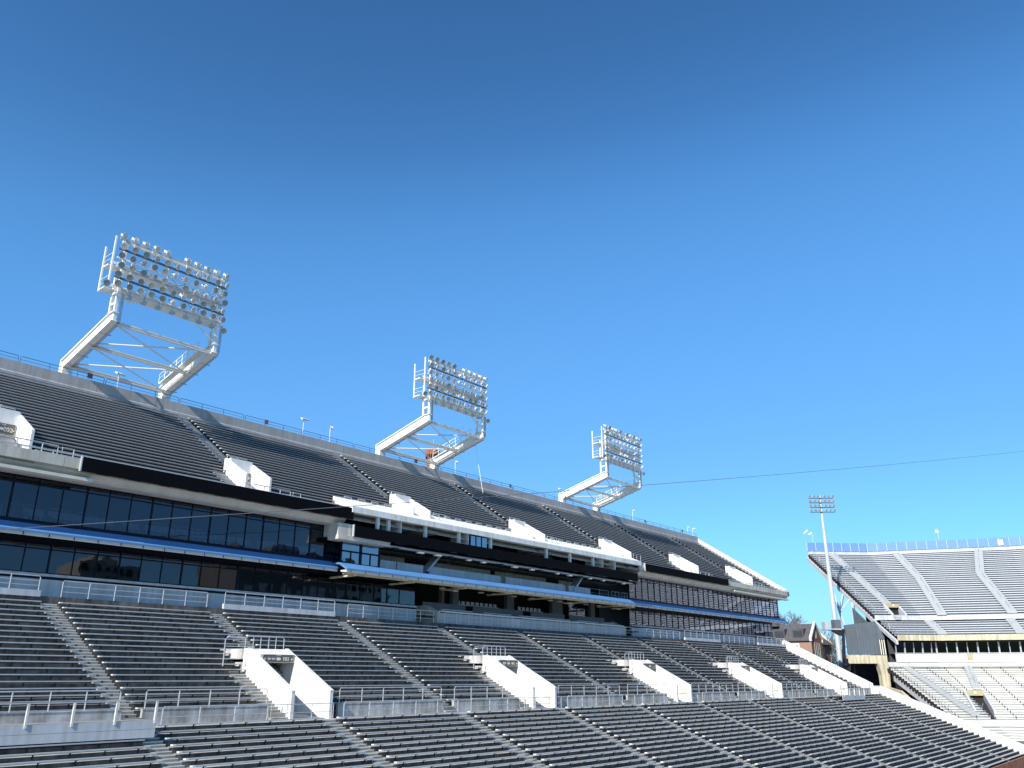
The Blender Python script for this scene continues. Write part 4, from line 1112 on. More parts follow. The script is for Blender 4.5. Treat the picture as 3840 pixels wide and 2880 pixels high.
# lower tier
ZL = lambda e: 1.95 - 0.443 * (e - 31.7)
LAL = -16.2
m = MB()
for j in range(22):
    e = 49.6 - 0.82 * j; z = ZL(e)
    g = (1, 8.2, 10.7) if e > 42.4 else None
    strip(m, e, z - 0.363, e, z, LAL, g); strip(m, e, z, e - 0.82, z, LAL, g)
strip(m, 31.6, 2.7, 31.7, 1.9, LAL)
strip(m, 51.2, -6.4, 49.6, -6.4, LAL); strip(m, 51.2, -7.3, 51.2, -6.4, LAL)
for j in range(6): e = 57.2 - 1.0 * j; z = -9.2 + 0.36 * j; strip(m, e, z - 0.36, e, z, LAL); strip(m, e, z, e - 1.0, z, LAL)
m.build('lower_terrace', ENDW, end)
m = MB(); strip(m, 57.3, GZ, 57.3, -9.1, LAL); m.build('field_wall', BOARDG, end)
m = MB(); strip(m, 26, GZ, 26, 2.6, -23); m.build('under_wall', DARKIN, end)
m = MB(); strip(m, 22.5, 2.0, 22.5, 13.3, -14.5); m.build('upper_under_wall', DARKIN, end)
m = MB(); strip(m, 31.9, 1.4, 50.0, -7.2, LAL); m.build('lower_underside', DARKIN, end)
LROWS = []
# seat planks (lower tier white, upper tier pale); these join the bulk of the far benches
FARB = MB().mi(2)
for j in range(30):
    e = 25.6 - 0.862 * j; bar(FARB, e + 0.05, e + 0.36, ZE(e) + 0.03, ZE(e) + 0.10, gap=(0, -10.6, -8.2) if e > 23 else None)
for j in range(7):
    e = 33.0 - 0.83 * j; z = 7.35 + 0.457 * j
    if j: bar(FARB, e + 0.05, e + 0.36, z + 0.03, z + 0.10)
for j in range(22):
    e = 49.6 - 0.82 * j; bar(FARB, e - 0.02, e + 0.24, ZL(e) + 0.08, ZL(e) + 0.13, LAL, gap=(1, 8.2, 10.7) if e > 42 else None)
FARB.mi(1)
for j in range(22):
    e = 49.6 - 0.82 * j
    for fn, a0_, a1_ in ((P1, -15.5, -e * 0.2 - 0.5), (P2, e * 0.2 + 0.5, 29.6 - e * 0.16 - 0.5), (P3, e * 0.16 + 0.5, 20)):
        a_ = a0_
        while a_ < a1_:
            if not (fn is P2 and 7.8 < a_ < 11.2 and e > 42): FARB.tube([fn(e + 0.26, a_, ZL(e) - 0.12), fn(e + 0.26, a_, ZL(e) + 0.2)], 0.07, 4)
            a_ += 3.1
FARB.mi(2)
for j in range(6): bar(FARB, 57.2 - j - 0.02, 57.2 - j + 0.24, -9.2 + 0.36 * j + 0.1, -9.2 + 0.36 * j + 0.15, LAL)
# aisles: sloping plates with a centre rail
def aisle(fn, pts, w, dz, zf, parent, nm='aisle_stair', rail=True):
    m = MB()
    for (e0, a0), (e1, a1) in zip(pts, pts[1:]):
        m.slab([fn(e0, a0 - w / 2, zf(e0) + dz), fn(e0, a0 + w / 2, zf(e0) + dz), fn(e1, a1 + w / 2, zf(e1) + dz), fn(e1, a1 - w / 2, zf(e1) + dz)], (0, 0, -0.35))
    m.build(nm, AISLEC, parent)
    if rail:
        (e0, a0), (e1, a1) = pts[0], pts[-1]
        for (e0, a0), (e1, a1) in zip(pts, pts[1:]):
            n = max(2, int((e1 - e0) / 3.5))
            for q in range(n):
                f0, f1 = (q + 0.15) / n, (q + 0.8) / n
                A = lambda f: fn(e0 + (e1 - e0) * f, a0 + (a1 - a0) * f, zf(e0 + (e1 - e0) * f) + dz)
                u = Vector((0, 0, 0.9)); m = MB(); m.tube([A(f0), A(f0) + u, A(f1) + u, A(f1)], 0.035, 5); m.build('aisle_rail', GALV, parent)
aisle(P1, [(0.9, -9.2), (23.0, -9.5)], 1.7, 0.40, ZE, end)
aisle(P2, [(0.9, 5.9), (12.0, 8.2), (26.2, 9.1)], 1.7, 0.40, ZE, end)
aisle(P2, [(0.6, 23.0), (11.1, 20.3), (26.0, 21.4)], 1.7, 0.40, ZE, end)
aisle(P2, [(28.0, 6.3), (32.6, 7.6)], 1.5, 0.40, lambda e: 10.0 - 0.55 * (e - 28.2), end)
aisle(P2, [(27.6, 20.4), (32.6, 20.6)], 1.5, 0.40, lambda e: 10.0 - 0.55 * (e - 28.2), end, rail=False)
aisle(P1, [(32.2, -13.0), (49.4, -12.2)], 1.3, 0.30, ZL, end, 'lower_stair')
aisle(P2, [(32.0, 11.0), (40.6, 10.3)], 1.3, 0.30, ZL, end, 'lower_stair')
# left edge: raker beam, sawtooth ends, lattice rails, struts
m = MB(); m.slab([P1(-0.3, ALE - 0.05, ZE(0) - 0.9), P1(26.5, ALE - 0.05, ZE(26.5) - 0.9), P1(26.5, ALE - 0.05, ZE(26.5) - 1.75), P1(-0.3, ALE - 0.05, ZE(0) - 1.75)], -d1 * 0.4); m.build('raker_beam', GREYWALL, end)
m = MB(); m.slab([P1(26.6, ALE - 0.05, 10.2), P1(33.2, ALE - 0.05, 6.5), P1(33.2, ALE - 0.05, 5.8), P1(26.6, ALE - 0.05, 9.4)], -d1 * 0.4); m.build('raker_beam', GREYWALL, end)
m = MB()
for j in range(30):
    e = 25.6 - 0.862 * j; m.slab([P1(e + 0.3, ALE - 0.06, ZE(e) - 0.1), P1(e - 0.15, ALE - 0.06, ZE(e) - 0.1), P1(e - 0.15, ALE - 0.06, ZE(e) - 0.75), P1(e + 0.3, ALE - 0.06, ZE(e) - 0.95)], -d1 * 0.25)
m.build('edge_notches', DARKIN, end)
for q in range(7):
    e0, e1 = 1.0 + q * 3.6, 1.0 + q * 3.6 + 3.3
    u = Vector((0, 0, 1.05)); A, B = P1(e0, ALE + 0.3, ZE(e0) + 0.2), P1(e1, ALE + 0.3, ZE(e1) + 0.2)
    m = MB(); m.tube([A, A + u, B + u, B], 0.04, 5)
    for h in (0.35, 0.7): m.tube([A + u * h, B + u * h], 0.025, 4)
    for f in (0.33, 0.66): m.tube([A.lerp(B, f), A.lerp(B, f) + u], 0.03, 4)
    m.build('edge_rail', GALV, end)
for q in range(2):
    e0, e1 = 27.5 + q * 2.8, 27.5 + q * 2.8 + 2.6
    zf = lambda e: 10.2 - 0.55 * (e - 27.5)
    u = Vector((0, 0, 1.05)); A, B = P1(e0, ALE + 0.3, zf(e0)), P1(e1, ALE + 0.3, zf(e1))
    m = MB(); m.tube([A, A + u, B + u, B], 0.04, 5); m.tube([A + u * 0.5, B + u * 0.5], 0.03, 4); m.build('edge_rail', GALV, end)
for q in range(8):
    m = MB(); a, b = -13.5 + q * 1.5 - 0.2 * q, -13.5 + (q + 1) * 1.3
    u = Vector((0, 0, 1.0)); A, B = P1(33.0, a, 7.5), P1(33.0, min(b, -6.6), 7.5)
    if a > -7.5: break
    m.tube([A, A + u, B + u, B], 0.03, 4); m.build('front_rail', GALV, end)
m = MB()
a0, b0, c0 = P1(9.5, ALE - 0.4, ZE(9.5) - 1.7), P1(22.5, ALE - 4.0, 6.3), P1(15.0, ALE - 0.4, ZE(15) - 1.7)
mid = a0.lerp(b0, 0.52)
m.beam(a0, b0, 0.42, 0.42); m.build('strut', STEELG, end)
m = MB(); m.beam(c0, mid, 0.4, 0.4); m.build('strut', STEELG, end)
m = MB(); m.beam(mid, P1(17.5, ALE - 0.4, ZE(17.5) - 1.4), 0.22, 0.22); m.build('strut', STEELG, end)
m = MB(); m.beam(P1(18.5, ALE - 0.4, ZE(18.5) - 1.5), P1(18.5, ALE - 0.4, 2.0), 0.55, 0.55); m.build('steel_column', STEELG, end)
m = MB(); m.slab([P1(20, ALE - 1.2, 13.4), P1(20, ALE - 1.2, 4.5), P1(29.5, ALE - 1.2, 4.5), P1(29.5, ALE - 1.2, 7.6)], -d1 * 0.2); m.build('side_cladding', BOARDG, end)
# board under the overhang, concrete frame
m = MB(); m.slab([P1(31.7, -23.6, 4.0), P1(31.7, -23.6, 9.3), P1(31.7, -17.6, 10.0), P1(31.7, -16.2, 7.2), P1(31.7, -16.2, 6.85), P1(31.7, -17.4, 6.8), P1(31.7, -17.4, 4.0)], n1 * 0.4)
bd = m.build('grey_board', BOARDG, end)
m = MB()
for q in range(11): m.slab([P1(31.76, -23.3 + q * 0.55, 4.1), P1(31.76, -23.3 + q * 0.55 + 0.07, 4.1), P1(31.76, -23.3 + q * 0.55 + 0.07, 9.2), P1(31.76, -23.3 + q * 0.55, 9.2)], n1 * 0.05)
m.build('board_rib', BOARDG, bd)
m = MB(); m.slab([P1(32.0, -24.0, 2.45), P1(32.0, -24.0, 3.9), P1(32.0, -16.4, 3.9), P1(32.0, -16.4, 2.45)], n1 * 1.6); m.build('concrete_beam', YELLOWISH, end)
m = MB(); m.slab([P1(32.2, -18.4, 2.45), P1(32.2, -16.4, 2.45), P1(32.2, -16.5, -1.0), P1(32.2, -16.9, -7.0), P1(32.2, -18.0, -7.0), P1(32.2, -18.0, 0.5)], n1 * 1.2); m.build('concrete_column', YELLOWISH, end)
for q in range(3):
    m = MB(); m.beam(P1(31.9, -17.3 + 0.42 * q, 4.0), P1(31.95, -17.35 + 0.42 * q, 6.7), 0.12, 0.16); m.build('corner_mullion', TRIM, end)
m = MB(); m.slab([P1(34, LAL - 0.3, 0.4), P1(50, LAL - 0.3, -6.6), P1(50, LAL - 0.3, -7.6), P1(34, LAL - 0.3, -0.6)], -d1 * 0.3); m.build('lower_raker', GREYWALL, end)
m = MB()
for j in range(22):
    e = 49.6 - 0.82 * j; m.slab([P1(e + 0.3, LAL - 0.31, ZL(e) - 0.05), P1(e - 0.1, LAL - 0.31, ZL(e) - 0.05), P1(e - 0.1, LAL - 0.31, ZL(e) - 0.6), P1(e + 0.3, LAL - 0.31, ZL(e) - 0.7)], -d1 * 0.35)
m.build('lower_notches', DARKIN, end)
m = MB(); m.slab([P1(33.0, LAL - 0.7, -1.7), P1(36.5, LAL - 0.7, -2.2), P1(50, LAL - 0.7, -8.5), P1(50, LAL - 0.7, GZ), P1(33.0, LAL - 0.7, GZ)], -d1 * 0.3)
m.build('ramp_wall', YELLOWISH, end)
# lower tier rails and portal
u = Vector((0, 0, 0.95))
for q in range(6):
    e0, e1 = 33 + q * 2.7, 33 + q * 2.7 + 2.4
    A, B = P1(e0, LAL + 0.25, ZL(e0) + 0.1), P1(e1, LAL + 0.25, ZL(e1) + 0.1)
    m = MB(); m.tube([A, A + u, B + u, B], 0.035, 5); m.tube([A + u * 0.5, B + u * 0.5], 0.025, 4); m.build('lower_edge_rail', GALV, end)
for q in range(12):
    A, B = P2(50.9, 11.5 + q * 1.6, -6.4), P2(50.9, 13.0 + q * 1.6, -6.4)
    m = MB(); m.tube([A, A + u, B + u, B], 0.03, 4); m.build('walkway_rail', GALV, end)
for q in range(5):
    A, B = P2(49.2, 8.6 - q * 1.7, -6.1), P2(47.2, 9.6 - q * 1.7, -5.0)
    m = MB(); m.tube([A, A + u, B + u], 0.03, 4); m.build('walkway_rail', GALV, end)
def end_portal(fn, nrm, e0, e1, a0, a1, zf0, ztop, sw, label, n_, dd):
    t = thing('seating_portal', label, 'portal', (0, 0, 0), 'portals of the end stand')
    for a in (a0 - 0.35, a1):
        m = MB(); m.slab([fn(e1, a, zf0), fn(e1, a, zf0 + 1.2), fn(e0, a, ztop), fn(e0, a, zf0)], dd * 0.35); m.build('side_wall', GREYWALL, t)
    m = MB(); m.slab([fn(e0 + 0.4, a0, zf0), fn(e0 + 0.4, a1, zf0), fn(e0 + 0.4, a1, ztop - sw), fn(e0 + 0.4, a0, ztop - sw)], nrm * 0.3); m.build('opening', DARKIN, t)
    m = MB(); m.slab([fn(e0 + 0.9, a0, ztop - sw), fn(e0 + 0.9, a1, ztop - sw), fn(e0 + 0.9, a1, ztop), fn(e0 + 0.9, a0, ztop)], nrm * 0.8); m.build('lintel', SIGNG, t)
    c = fn(e0 + 0.95, (a0 + a1) / 2, ztop - sw / 2)
    m = MB(); m.lathe(c, -nrm, [(0, 0.2), (0.02, 0.2), (0.02, 0.0)], 12); m.build('oval_logo', LETTER, t)
    m = MB(); A, B = fn(e1 + 0.1, a0, zf0), fn(e1 + 0.1, a0 + (a1 - a0) * 0.55, zf0); m.tube([A, A + u, B + u, B], 0.05, 5); m.tube([A + u * 0.5, B + u * 0.5], 0.03, 4); m.build('gate_rail', GALV, t)
    m = MB(); m.slab([fn(e1 + 0.05, a0 + 0.2, zf0 + 0.1), fn(e1 + 0.05, a0 + (a1 - a0) * 0.5, zf0 + 0.1), fn(e1 + 0.05, a0 + (a1 - a0) * 0.5, zf0 + 0.85), fn(e1 + 0.05, a0 + 0.2, zf0 + 0.85)], nrm * 0.04); m.build('gate_panel', STEELG, t)
end_portal(P1, n1, 23.4, 26.2, -10.6, -8.2, 10.6, 13.9, 0.75, 'grey portal with a gold sign in the upper tier of the end stand', n1, d1)
end_portal(P2, n2, 42.0, 48.6, 8.2, 10.7, -6.3, -2.0, 0.9, 'dark portal with a gold sign in the white lower tier of the end stand', n2, d2)
m = MB(); c = P2(31.72, 3.0, 3.5); m.slab([P2(31.77, 11.2, 3.0), P2(31.77, 12.3, 3.0), P2(31.77, 12.3, 4.1), P2(31.77, 11.2, 4.1)], n2 * 0.015); m.build('section_plaque', SIGNG, end)
# blue windscreen panels on the top
ws = thing('windscreen', 'long see-through blue windscreen on posts along the top of the end stand', 'windscreen')
def wpanels(fn, a0, a1):
    n = max(1, round((a1 - a0) / 2.15)); w = (a1 - a0) / n
    for i in range(n):
        a, b = a0 + i * w, a0 + (i + 1) * w
        m = MB(); m.slab([fn(0.1, a + 0.07, 27.76), fn(0.1, b - 0.05, 27.76), fn(0.1, b - 0.05, 29.6), fn(0.1, a + 0.07, 29.6)], Vector((0.02, 0.01, 0))); m.build('screen_panel', SCREEN, ws)
        m = MB(); m.tube([fn(0.1, a, 27.7), fn(0.1, a, 29.6)], 0.045, 5); m.build('post', POLEM, ws)
wpanels(P1, ALE - 0.2, 0); wpanels(P2, 0, 29.6); wpanels(P3, 0, 40)
for n, (p, lab) in enumerate(((P1(-0.3, ALE + 1.6, 27.5), 'pair of tilted lamps on a thin pole at the left tip of the end stand'), (P2(-0.3, 15.5, 27.5), 'small loudspeaker on a thin pole above the middle of the windscreen'), (P2(-0.2, 28.0, 27.5), 'square white floodlight in front of the windscreen at far right'))):
    t = thing('roof_lamp', lab, 'lamp', p)
    if n < 2:
        m = MB(); m.tube([(0, 0, 0), (0, 0, 4.2)], 0.04, 5); m.build('pole', POLEM, t)
        m = MB(); m.slab([(-0.35, 0.35, 3.9), (0.1, -0.15, 3.9), (0.1, -0.15, 4.6), (-0.35, 0.35, 4.6)], (0.2, 0.2, 0)) if n else m.slab([(-0.5, 1.7, 4.3), (-0.3, 0.9, 4.9), (-0.3, 0.9, 5.3), (-0.5, 1.7, 4.7)], (0.3, 0.3, 0)); m.build('lamp_head', TRIM, t)
        if not n: m = MB(); m.slab([(-0.2, 0.8, 4.0), (0.05, 0.1, 4.2), (0.05, 0.1, 4.6), (-0.2, 0.8, 4.4)], (0.3, 0.3, 0)); m.build('lamp_head', TRIM, t)
    else:
        m = MB(); m.slab([(-0.6, 0.55, 0.5), (-0.35, -0.45, 0.5), (-0.35, -0.45, 1.65), (-0.6, 0.55, 1.65)], (0.3, 0.1, 0)); m.build('lamp_head', WHITE, t)
        m = MB(); m.tube([(0, 0, 0), (-0.25, 0, 1.0)], 0.05, 5); m.build('bracket', POLEM, t)

# light pole behind the end wall
lp = thing('light_pole', 'tall tapering grey light pole with four rows of lamps beyond the end wall', 'light pole', (173.5, 60.2, 0))
m = MB(); m.tube([(0, 0, GZ), (0, 0, 14), (0, 0, 28.6)], 0.62, 16, 0.31); m.build('shaft', POLEM, lp)
m = MB(); m.tube([(0, 0, 28.4), (0, 0, 36.1)], 0.285, 14, 0.21); m.build('upper_shaft', POLEM, lp)
ad = Vector((0.64, -0.768, 0))
for j in range(4):
    z = 35.7 - 0.98 * j
    m = MB(); m.beam(ad * -2.45 + Vector((-0.25, -0.2, z - 0.22)), ad * 2.7 + Vector((-0.25, -0.2, z - 0.22)), 0.12, 0.12); m.build('crossarm', NAVY, lp)
    for i, o_ in enumerate((-2.25, -1.35, -0.5, 0.85, 1.7, 2.6)):
        o = obj('floodlight', LAMP, lp); o.location = ad * o_ + Vector((-0.45, -0.35, z + 0.1)); o.rotation_euler = (R(22), 0, R(-46 + random.choice((-14, 0, 10, 18)))); o.scale = (1.05, 1.05, 1.05)

# equipment platform on the stand's left column
eq = thing('equipment_platform', 'boxed grey equipment platform hung between light pole and grey board', 'platform')
m = MB(); m.slab([P1(31.0, -25.6, 8.7), P1(31.0, -23.7, 8.7), P1(28.8, -23.7, 8.7), P1(28.8, -25.6, 8.7)], (0, 0, -0.25)); m.build('platform_floor', STEELG, eq)
m = MB(); m.slab([P1(31.0, -27.2, 8.7), P1(31.0, -25.7, 8.7), P1(29, -25.7, 8.7), P1(29, -27.2, 8.7)], (0, 0, -0.25)); m.build('platform_floor', STEELG, eq)
m = MB(); m.slab([P1(30.9, -25.2, 8.71), P1(30.9, -23.9, 8.71), P1(30.9, -23.9, 10.3), P1(30.9, -25.2, 10.3)], n1 * 1.4); m.build('cabinet', BOARDG, eq)
m = MB(); m.slab([P1(30.9, -27.1, 8.71), P1(30.9, -26.0, 8.71), P1(30.9, -26.0, 9.9), P1(30.9, -27.1, 9.9)], n1 * 1.4); m.build('cabinet', STEELG, eq)
m = MB(); m.slab([P1(30.8, -25.8, 8.4), P1(30.8, -23.7, 8.4), P1(30.8, -23.7, 7.4), P1(30.8, -24.3, 7.5)], n1 * 0.8); m.build('support_frame', DARKIN, eq)
m = MB(); m.slab([P1(31.6, -24.1, 8.6), P1(31.6, -23.7, 8.6), P1(31.6, -24.2, 3.0), P1(31.6, -24.9, 2.2)], n1 * 0.3); tag(m.build('dark_banner', BLACKM, None), 'narrow black strip hanging at the left side of the grey board', 'banner')
vp = thing('vent_pipe', 'dark branched vent pipe standing left of the concrete beam', 'vent pipe')
m = MB(); m.tube([P1(31.7, -24.3, -4), P1(31.7, -24.3, 2.2)], 0.28, 8); m.build('riser_pipe', NAVY, vp)
m = MB(); m.tube([P1(31.7, -24.8, 2.0), P1(31.7, -23.9, 2.4)], 0.45, 8); m.build('cowl', NAVY, vp)
m = MB(); m.tube([P1(31.7, -24.3, 2.2), P1(31.7, -24.3, 3.3)], 0.45, 8); m.build('cowl', NAVY, vp)

# ------------------------------------------------------------------ brick house and bare trees
HGL = mat('house_window_glass', (0.05, 0.052, 0.06), 0.3, 0.0, var=0.2, spec=0.2)
hs = thing('brick_house', 'red brick house with grey roof, cream gables and dormers behind the end wall', 'house', (0, 0, 0))
hx, hy = 215.0, 81.2
m = MB(); m.prism([(hy, GZ), (hy, 9.2), (hy + 22, 9.2), (hy + 22, GZ)], hx, hx + 7.3); m.build('main_wall', BRICK, hs)
m = MB(); m.slab([(hx + 0.02, hy - 0.002, 9.2), (hx + 7.3, hy - 0.002, 9.2), (hx + 3.65, hy - 0.002, 13.0)], (0, 0.35, 0)); m.build('gable', BRICK, hs)
m = MB(); m.slab([(hx - 0.5, hy + 0.36, 8.85), (hx + 3.65, hy + 0.36, 13.05), (hx + 3.65, hy + 22, 13.05), (hx - 0.5, hy + 22, 8.85)], (0, 0, -0.15)); m.slab([(hx + 3.652, hy + 0.36, 13.05), (hx + 7.8, hy + 0.36, 8.85), (hx + 7.8, hy + 22, 8.85), (hx + 3.652, hy + 22, 13.05)], (0, 0, -0.15)); m.build('roof', ROOFG, hs)
m = MB(); m.slab([(hx - 0.35, hy - 0.25, 8.7), (hx - 0.35, hy - 0.25, 9.5), (hx + 3.65, hy - 0.25, 13.55), (hx + 3.65, hy - 0.25, 12.95), (hx + 0.1, hy - 0.25, 9.2), (hx + 0.1, hy - 0.25, 8.5)], (0, 0.6, 0)); m.build('gable_coping', TRIM, hs)
m = MB(); m.slab([(hx + 7.65, hy - 0.25, 8.7), (hx + 7.65, hy - 0.25, 9.5), (hx + 3.652, hy - 0.25, 13.55), (hx + 3.652, hy - 0.25, 12.95), (hx + 7.2, hy - 0.25, 9.2), (hx + 7.2, hy - 0.25, 8.5)], (0, 0.6, 0)); m.build('gable_coping', TRIM, hs)
def house_window(x0, x1, z0, z1, y, n, facex=None):
    m = MB(); f = 0.16
    m.box(x0, x1, y - 0.06, y - 0.003, z0 - 0.2, z0); m.box(x0, x1, y - 0.06, y - 0.003, z1, z1 + 0.15)
    w = (x1 - x0) / n
    for i in range(n + 1): m.box(x0 + i * w - 0.09, x0 + i * w + 0.09, y - 0.06, y - 0.003, z0, z1)
    m.box(x0, x1, y - 0.05, y - 0.003, (z0 + z1) / 2, (z0 + z1) / 2 + 0.1)
    wd = m.build('window', TRIM, hs)
    m = MB(); m.quad((x0, y - 0.012, z0), (x1, y - 0.012, z0), (x1, y - 0.012, z1), (x0, y - 0.012, z1)); m.build('pane', HGL, wd)
house_window(hx + 1.9, hx + 5.4, 5.0, 8.2, hy, 3); house_window(hx + 3.2, hx + 3.9, 9.6, 11.2, hy, 1); house_window(hx + 2.2, hx + 5.2, 1.0, 3.6, hy, 3)
# recessed right wing with its own roof and far gable
m = MB(); m.box(hx + 7.32, hx + 18, hy + 2.0, hy + 12, GZ, 8.3); m.build('wing_wall', BRICK, hs)
m = MB(); m.slab([(hx + 7.0, hy + 1.4, 8.2), (hx + 18.2, hy + 1.4, 8.2), (hx + 18.2, hy + 7, 13.3), (hx + 7.0, hy + 7, 13.3)], (0, 0.05, -0.15)); m.build('wing_roof', ROOFG, hs)
m = MB(); m.slab([(hx + 18.0, hy + 1.2, 8.3), (hx + 18.0, hy + 1.2, 8.9), (hx + 18.0, hy + 7, 14.1), (hx + 18.0, hy + 7, 13.3)], (0.5, 0, 0)); m.build('gable_coping', TRIM, hs)
house_window(hx + 8.4, hx + 9.9, 4.6, 7.6, hy + 2.0, 2); house_window(hx + 11.2, hx + 13.8, 4.6, 7.6, hy + 2.0, 3)
# dormers on the sunlit slope
for y0, y1 in ((83.1, 86.0), (88.0, 90.9)):
    m = MB(); m.slab([(hx + 0.3, y0, 9.4), (hx + 0.3, y0, 11.7), (hx + 2.4, y0, 11.9), (hx + 2.4, y0, 11.5)], (0, y1 - y0, 0)); dm = m.build('dormer', ROOFG, hs)
    m = MB(); m.box(hx + 0.2, hx + 0.29, y0 + 0.3, y1 - 0.3, 9.7, 11.3); m.build('dormer_window', HGL, dm)
m = MB(); m.box(hx - 0.06, hx - 0.003, 84.3, 86.2, 5.6, 8.2); w = m.build('side_window', TRIM, hs)
m = MB(); m.box(hx - 0.09, hx - 0.062, 84.7, 85.8, 5.9, 7.7); m.build('pane', HGL, w)
m = MB(); m.slab([(hx + 3.65, hy + 9, 12.6), (hx + 3.65, hy + 11, 14.2), (hx + 3.65, hy + 13, 12.6)], (-2.0, 0, 0)); m.build('cross_gable', ROOFG, hs)

def bare_tree(label, loc, h, seed, depth=6, spread=0.55):
    t = thing('bare_tree', label, 'tree', loc, 'leafless trees behind the brick house')
    rnd = random.Random(seed); tr, cr = MB(), MB()
    def grow(p, d, L_, r, k):
        mid = p + d * L_ * 0.5 + Vector((rnd.uniform(-1, 1), rnd.uniform(-1, 1), rnd.uniform(-0.3, 0.6))) * L_ * 0.07
        e = p + d * L_
        (tr if k > depth - 2 else cr).tube([p, mid, e], max(r, 0.045), 5 if k > 3 else 3, max(r * 0.66, 0.035))
        if k == 0: return
        for _ in range(3 if k > 1 else 4):
            nd = (d * 0.8 + Vector((rnd.uniform(-1, 1), rnd.uniform(-1, 1), rnd.uniform(-0.25, 0.85))) * spread).normalized()
            grow(e if rnd.random() < 0.7 else mid, nd, L_ * rnd.uniform(0.62, 0.82), r * 0.62, k - 1)
    grow(Vector((0, 0, 0)), Vector((0, 0, 1)), h * 0.33, h * 0.016, depth)
    tr.build('trunk', BARK, t); cr.build('crown', BARK, t)
    return t
bare_tree('large leafless tree rising behind the left end of the house roof', (232, 95.0, GZ), 28.5, 3, 7)
bare_tree('leafless tree behind the middle of the house roof, right of the largest', (236, 90.5, GZ), 27, 8, 7)
bare_tree('small leafless tree behind the right gable of the house', (245, 88.5, GZ), 27.5, 15, 6)
bare_tree('leafless tree seen between light pole and grey board', (238, 79.0, GZ), 21, 21, 6)
# ------------------------------------------------------------------ benches: the 300 that show largest as objects, the rest in one mass
def score(b):
    x0, x1, y, z = b[:4]
    ps = [seen((x0 + (x1 - x0) * i / 8, y, z)) for i in range(9)]
    tot = 0
    for a, c in zip(ps, ps[1:]):
        if a is None or c is None: continue
        if -0.005 < (a[0] + c[0]) / 2 < 1.005 and -0.005 < (a[1] + c[1]) / 2 < 0.755:
            tot += math.hypot(a[0] - c[0], a[1] - c[1]) / ((a[2] + c[2]) / 2)
    return tot
ranked = sorted([(score(b), i) for i, b in enumerate(BENCHES)], reverse=True)
ranked = [r for r in ranked if r[0] > 0]
GRP = ['front benches below the walkway', 'lower benches above the walkway', 'upper deck benches']
PLK = {}; BRK = None; CPM = None
def plank(L_, up):
    k = (round(L_, 2), up)
    if k not in PLK:
        m = MB()
        m.box(0.2, L_, 0, 0.118, -TH, 0); m.box(0.2, L_, 0.124, 0.245, -TH, 0)
        m.box(0.2, L_, 0.003, 0.242, -TH - 0.004, -TH - 0.001)
        PLK[k] = m.mesh('plank', ALUU if up else ALU)
    return PLK[k]
m = MB(); m.box(-0.03, 0.03, 0.02, 0.244, -0.098, -0.056); m.box(-0.03, 0.03, 0.19, 0.246, -0.30, -0.0985); BRK = m.mesh('bracket', BLACKM)
m = MB(); m.box(0, 0.199, -0.004, 0.248, -TH - 0.006, 0.004); CPM = m.mesh('end_cap', CAP)
SOLO = {}
def solo(L_):
    k = round(L_, 2)
    if k not in SOLO:
        m = MB(); m.mi(0).box(0.2, L_, 0, 0.245, -TH, 0)
        m.mi(1).box(0, 0.199, -0.004, 0.248, -TH - 0.006, 0.004)
        SOLO[k] = m.mesh('bleacher_bench', [ALU, CAP])
    return SOLO[k]
done = set()
for s, i in ranked[:298]:
    x0, x1, y, z, lab, g = BENCHES[i]; done.add(i)
    L_ = x1 - x0
    near = g < 2 and (x0 * x0 + y * y) ** 0.5 < 78
    t = thing('bleacher_bench', lab, 'bench', (x0, y, z), GRP[g])
    obj('plank', plank(L_, g == 2), t); obj('end_cap', CPM, t)
    n = int((L_ - 0.6) / 1.62)
    if g < 2:
        for q in range(n + 1):
            o = obj('bracket', BRK, t); o.location = (0.75 + (L_ - 1.3) * q / max(n, 1), 0, 0)
    elif n > 1:
        pass
for s, i in ranked:
    if i in done: continue
    x0, x1, y, z, lab, g = BENCHES[i]
    FARB.mi(3 if g == 2 else 0).box(x0, x1, y, y + 0.245, z - TH, z)
    if g < 2:
        n = int((x1 - x0 - 0.6) / 1.62)
        for q in range(n + 1):
            xx = x0 + 0.75 + (x1 - x0 - 1.3) * q / max(n, 1)
            FARB.mi(1).box(xx - 0.03, xx + 0.03, y + 0.02, y + 0.244, z - 0.098, z - 0.056); FARB.box(xx - 0.03, xx + 0.03, y + 0.19, y + 0.246, z - 0.30, z - 0.0985)
nfar = 0
FARB.mi(0)
fb = FARB.mesh('bleacher_benches', [ALU, BLACKM, ALUW, ALUU])
tag(obj('bleacher_benches', fb), 'rows of small far benches on the upper deck and end stand', 'benches', kind='stuff')

# ------------------------------------------------------------------ ground, field, things mirrored in the glass
m = MB(); m.quad((-900, -900, GZ - 0.02), (1500, -900, GZ - 0.02), (1500, 1500, GZ - 0.02), (-900, 1500, GZ - 0.02)); tag(m.build('ground', GROUNDM), kind='structure')
m = MB(); m.quad((-5, -24, GZ), (128, -24, GZ), (128, 25, GZ), (-5, 25, GZ)); tag(m.build('field', GRASS), kind='structure')
def city_block(label, x0, x1, y, depth, h, nx, nz, m_, wm=None):
    t = thing('city_building', label, 'building', (x0, y, GZ), 'buildings across the field')
    W = x1 - x0
    m = MB(); m.box(0, W, -depth, 0, 0, h); m.build('wall', m_, t)
    for i in range(nx):
        for k in range(nz):
            a = W * (i + 0.2) / nx; z = h * (k + 0.25) / nz
            m = MB(); m.box(a, a + W * 0.55 / nx, 0.003, 0.08, z, z + h * 0.5 / nz); m.build('window', wm or DARKIN, t)
    m = MB(); m.box(W * 0.3, W * 0.6, -depth * 0.7, -depth * 0.3, h, h + 2.5); m.build('roof_house', m_, t)
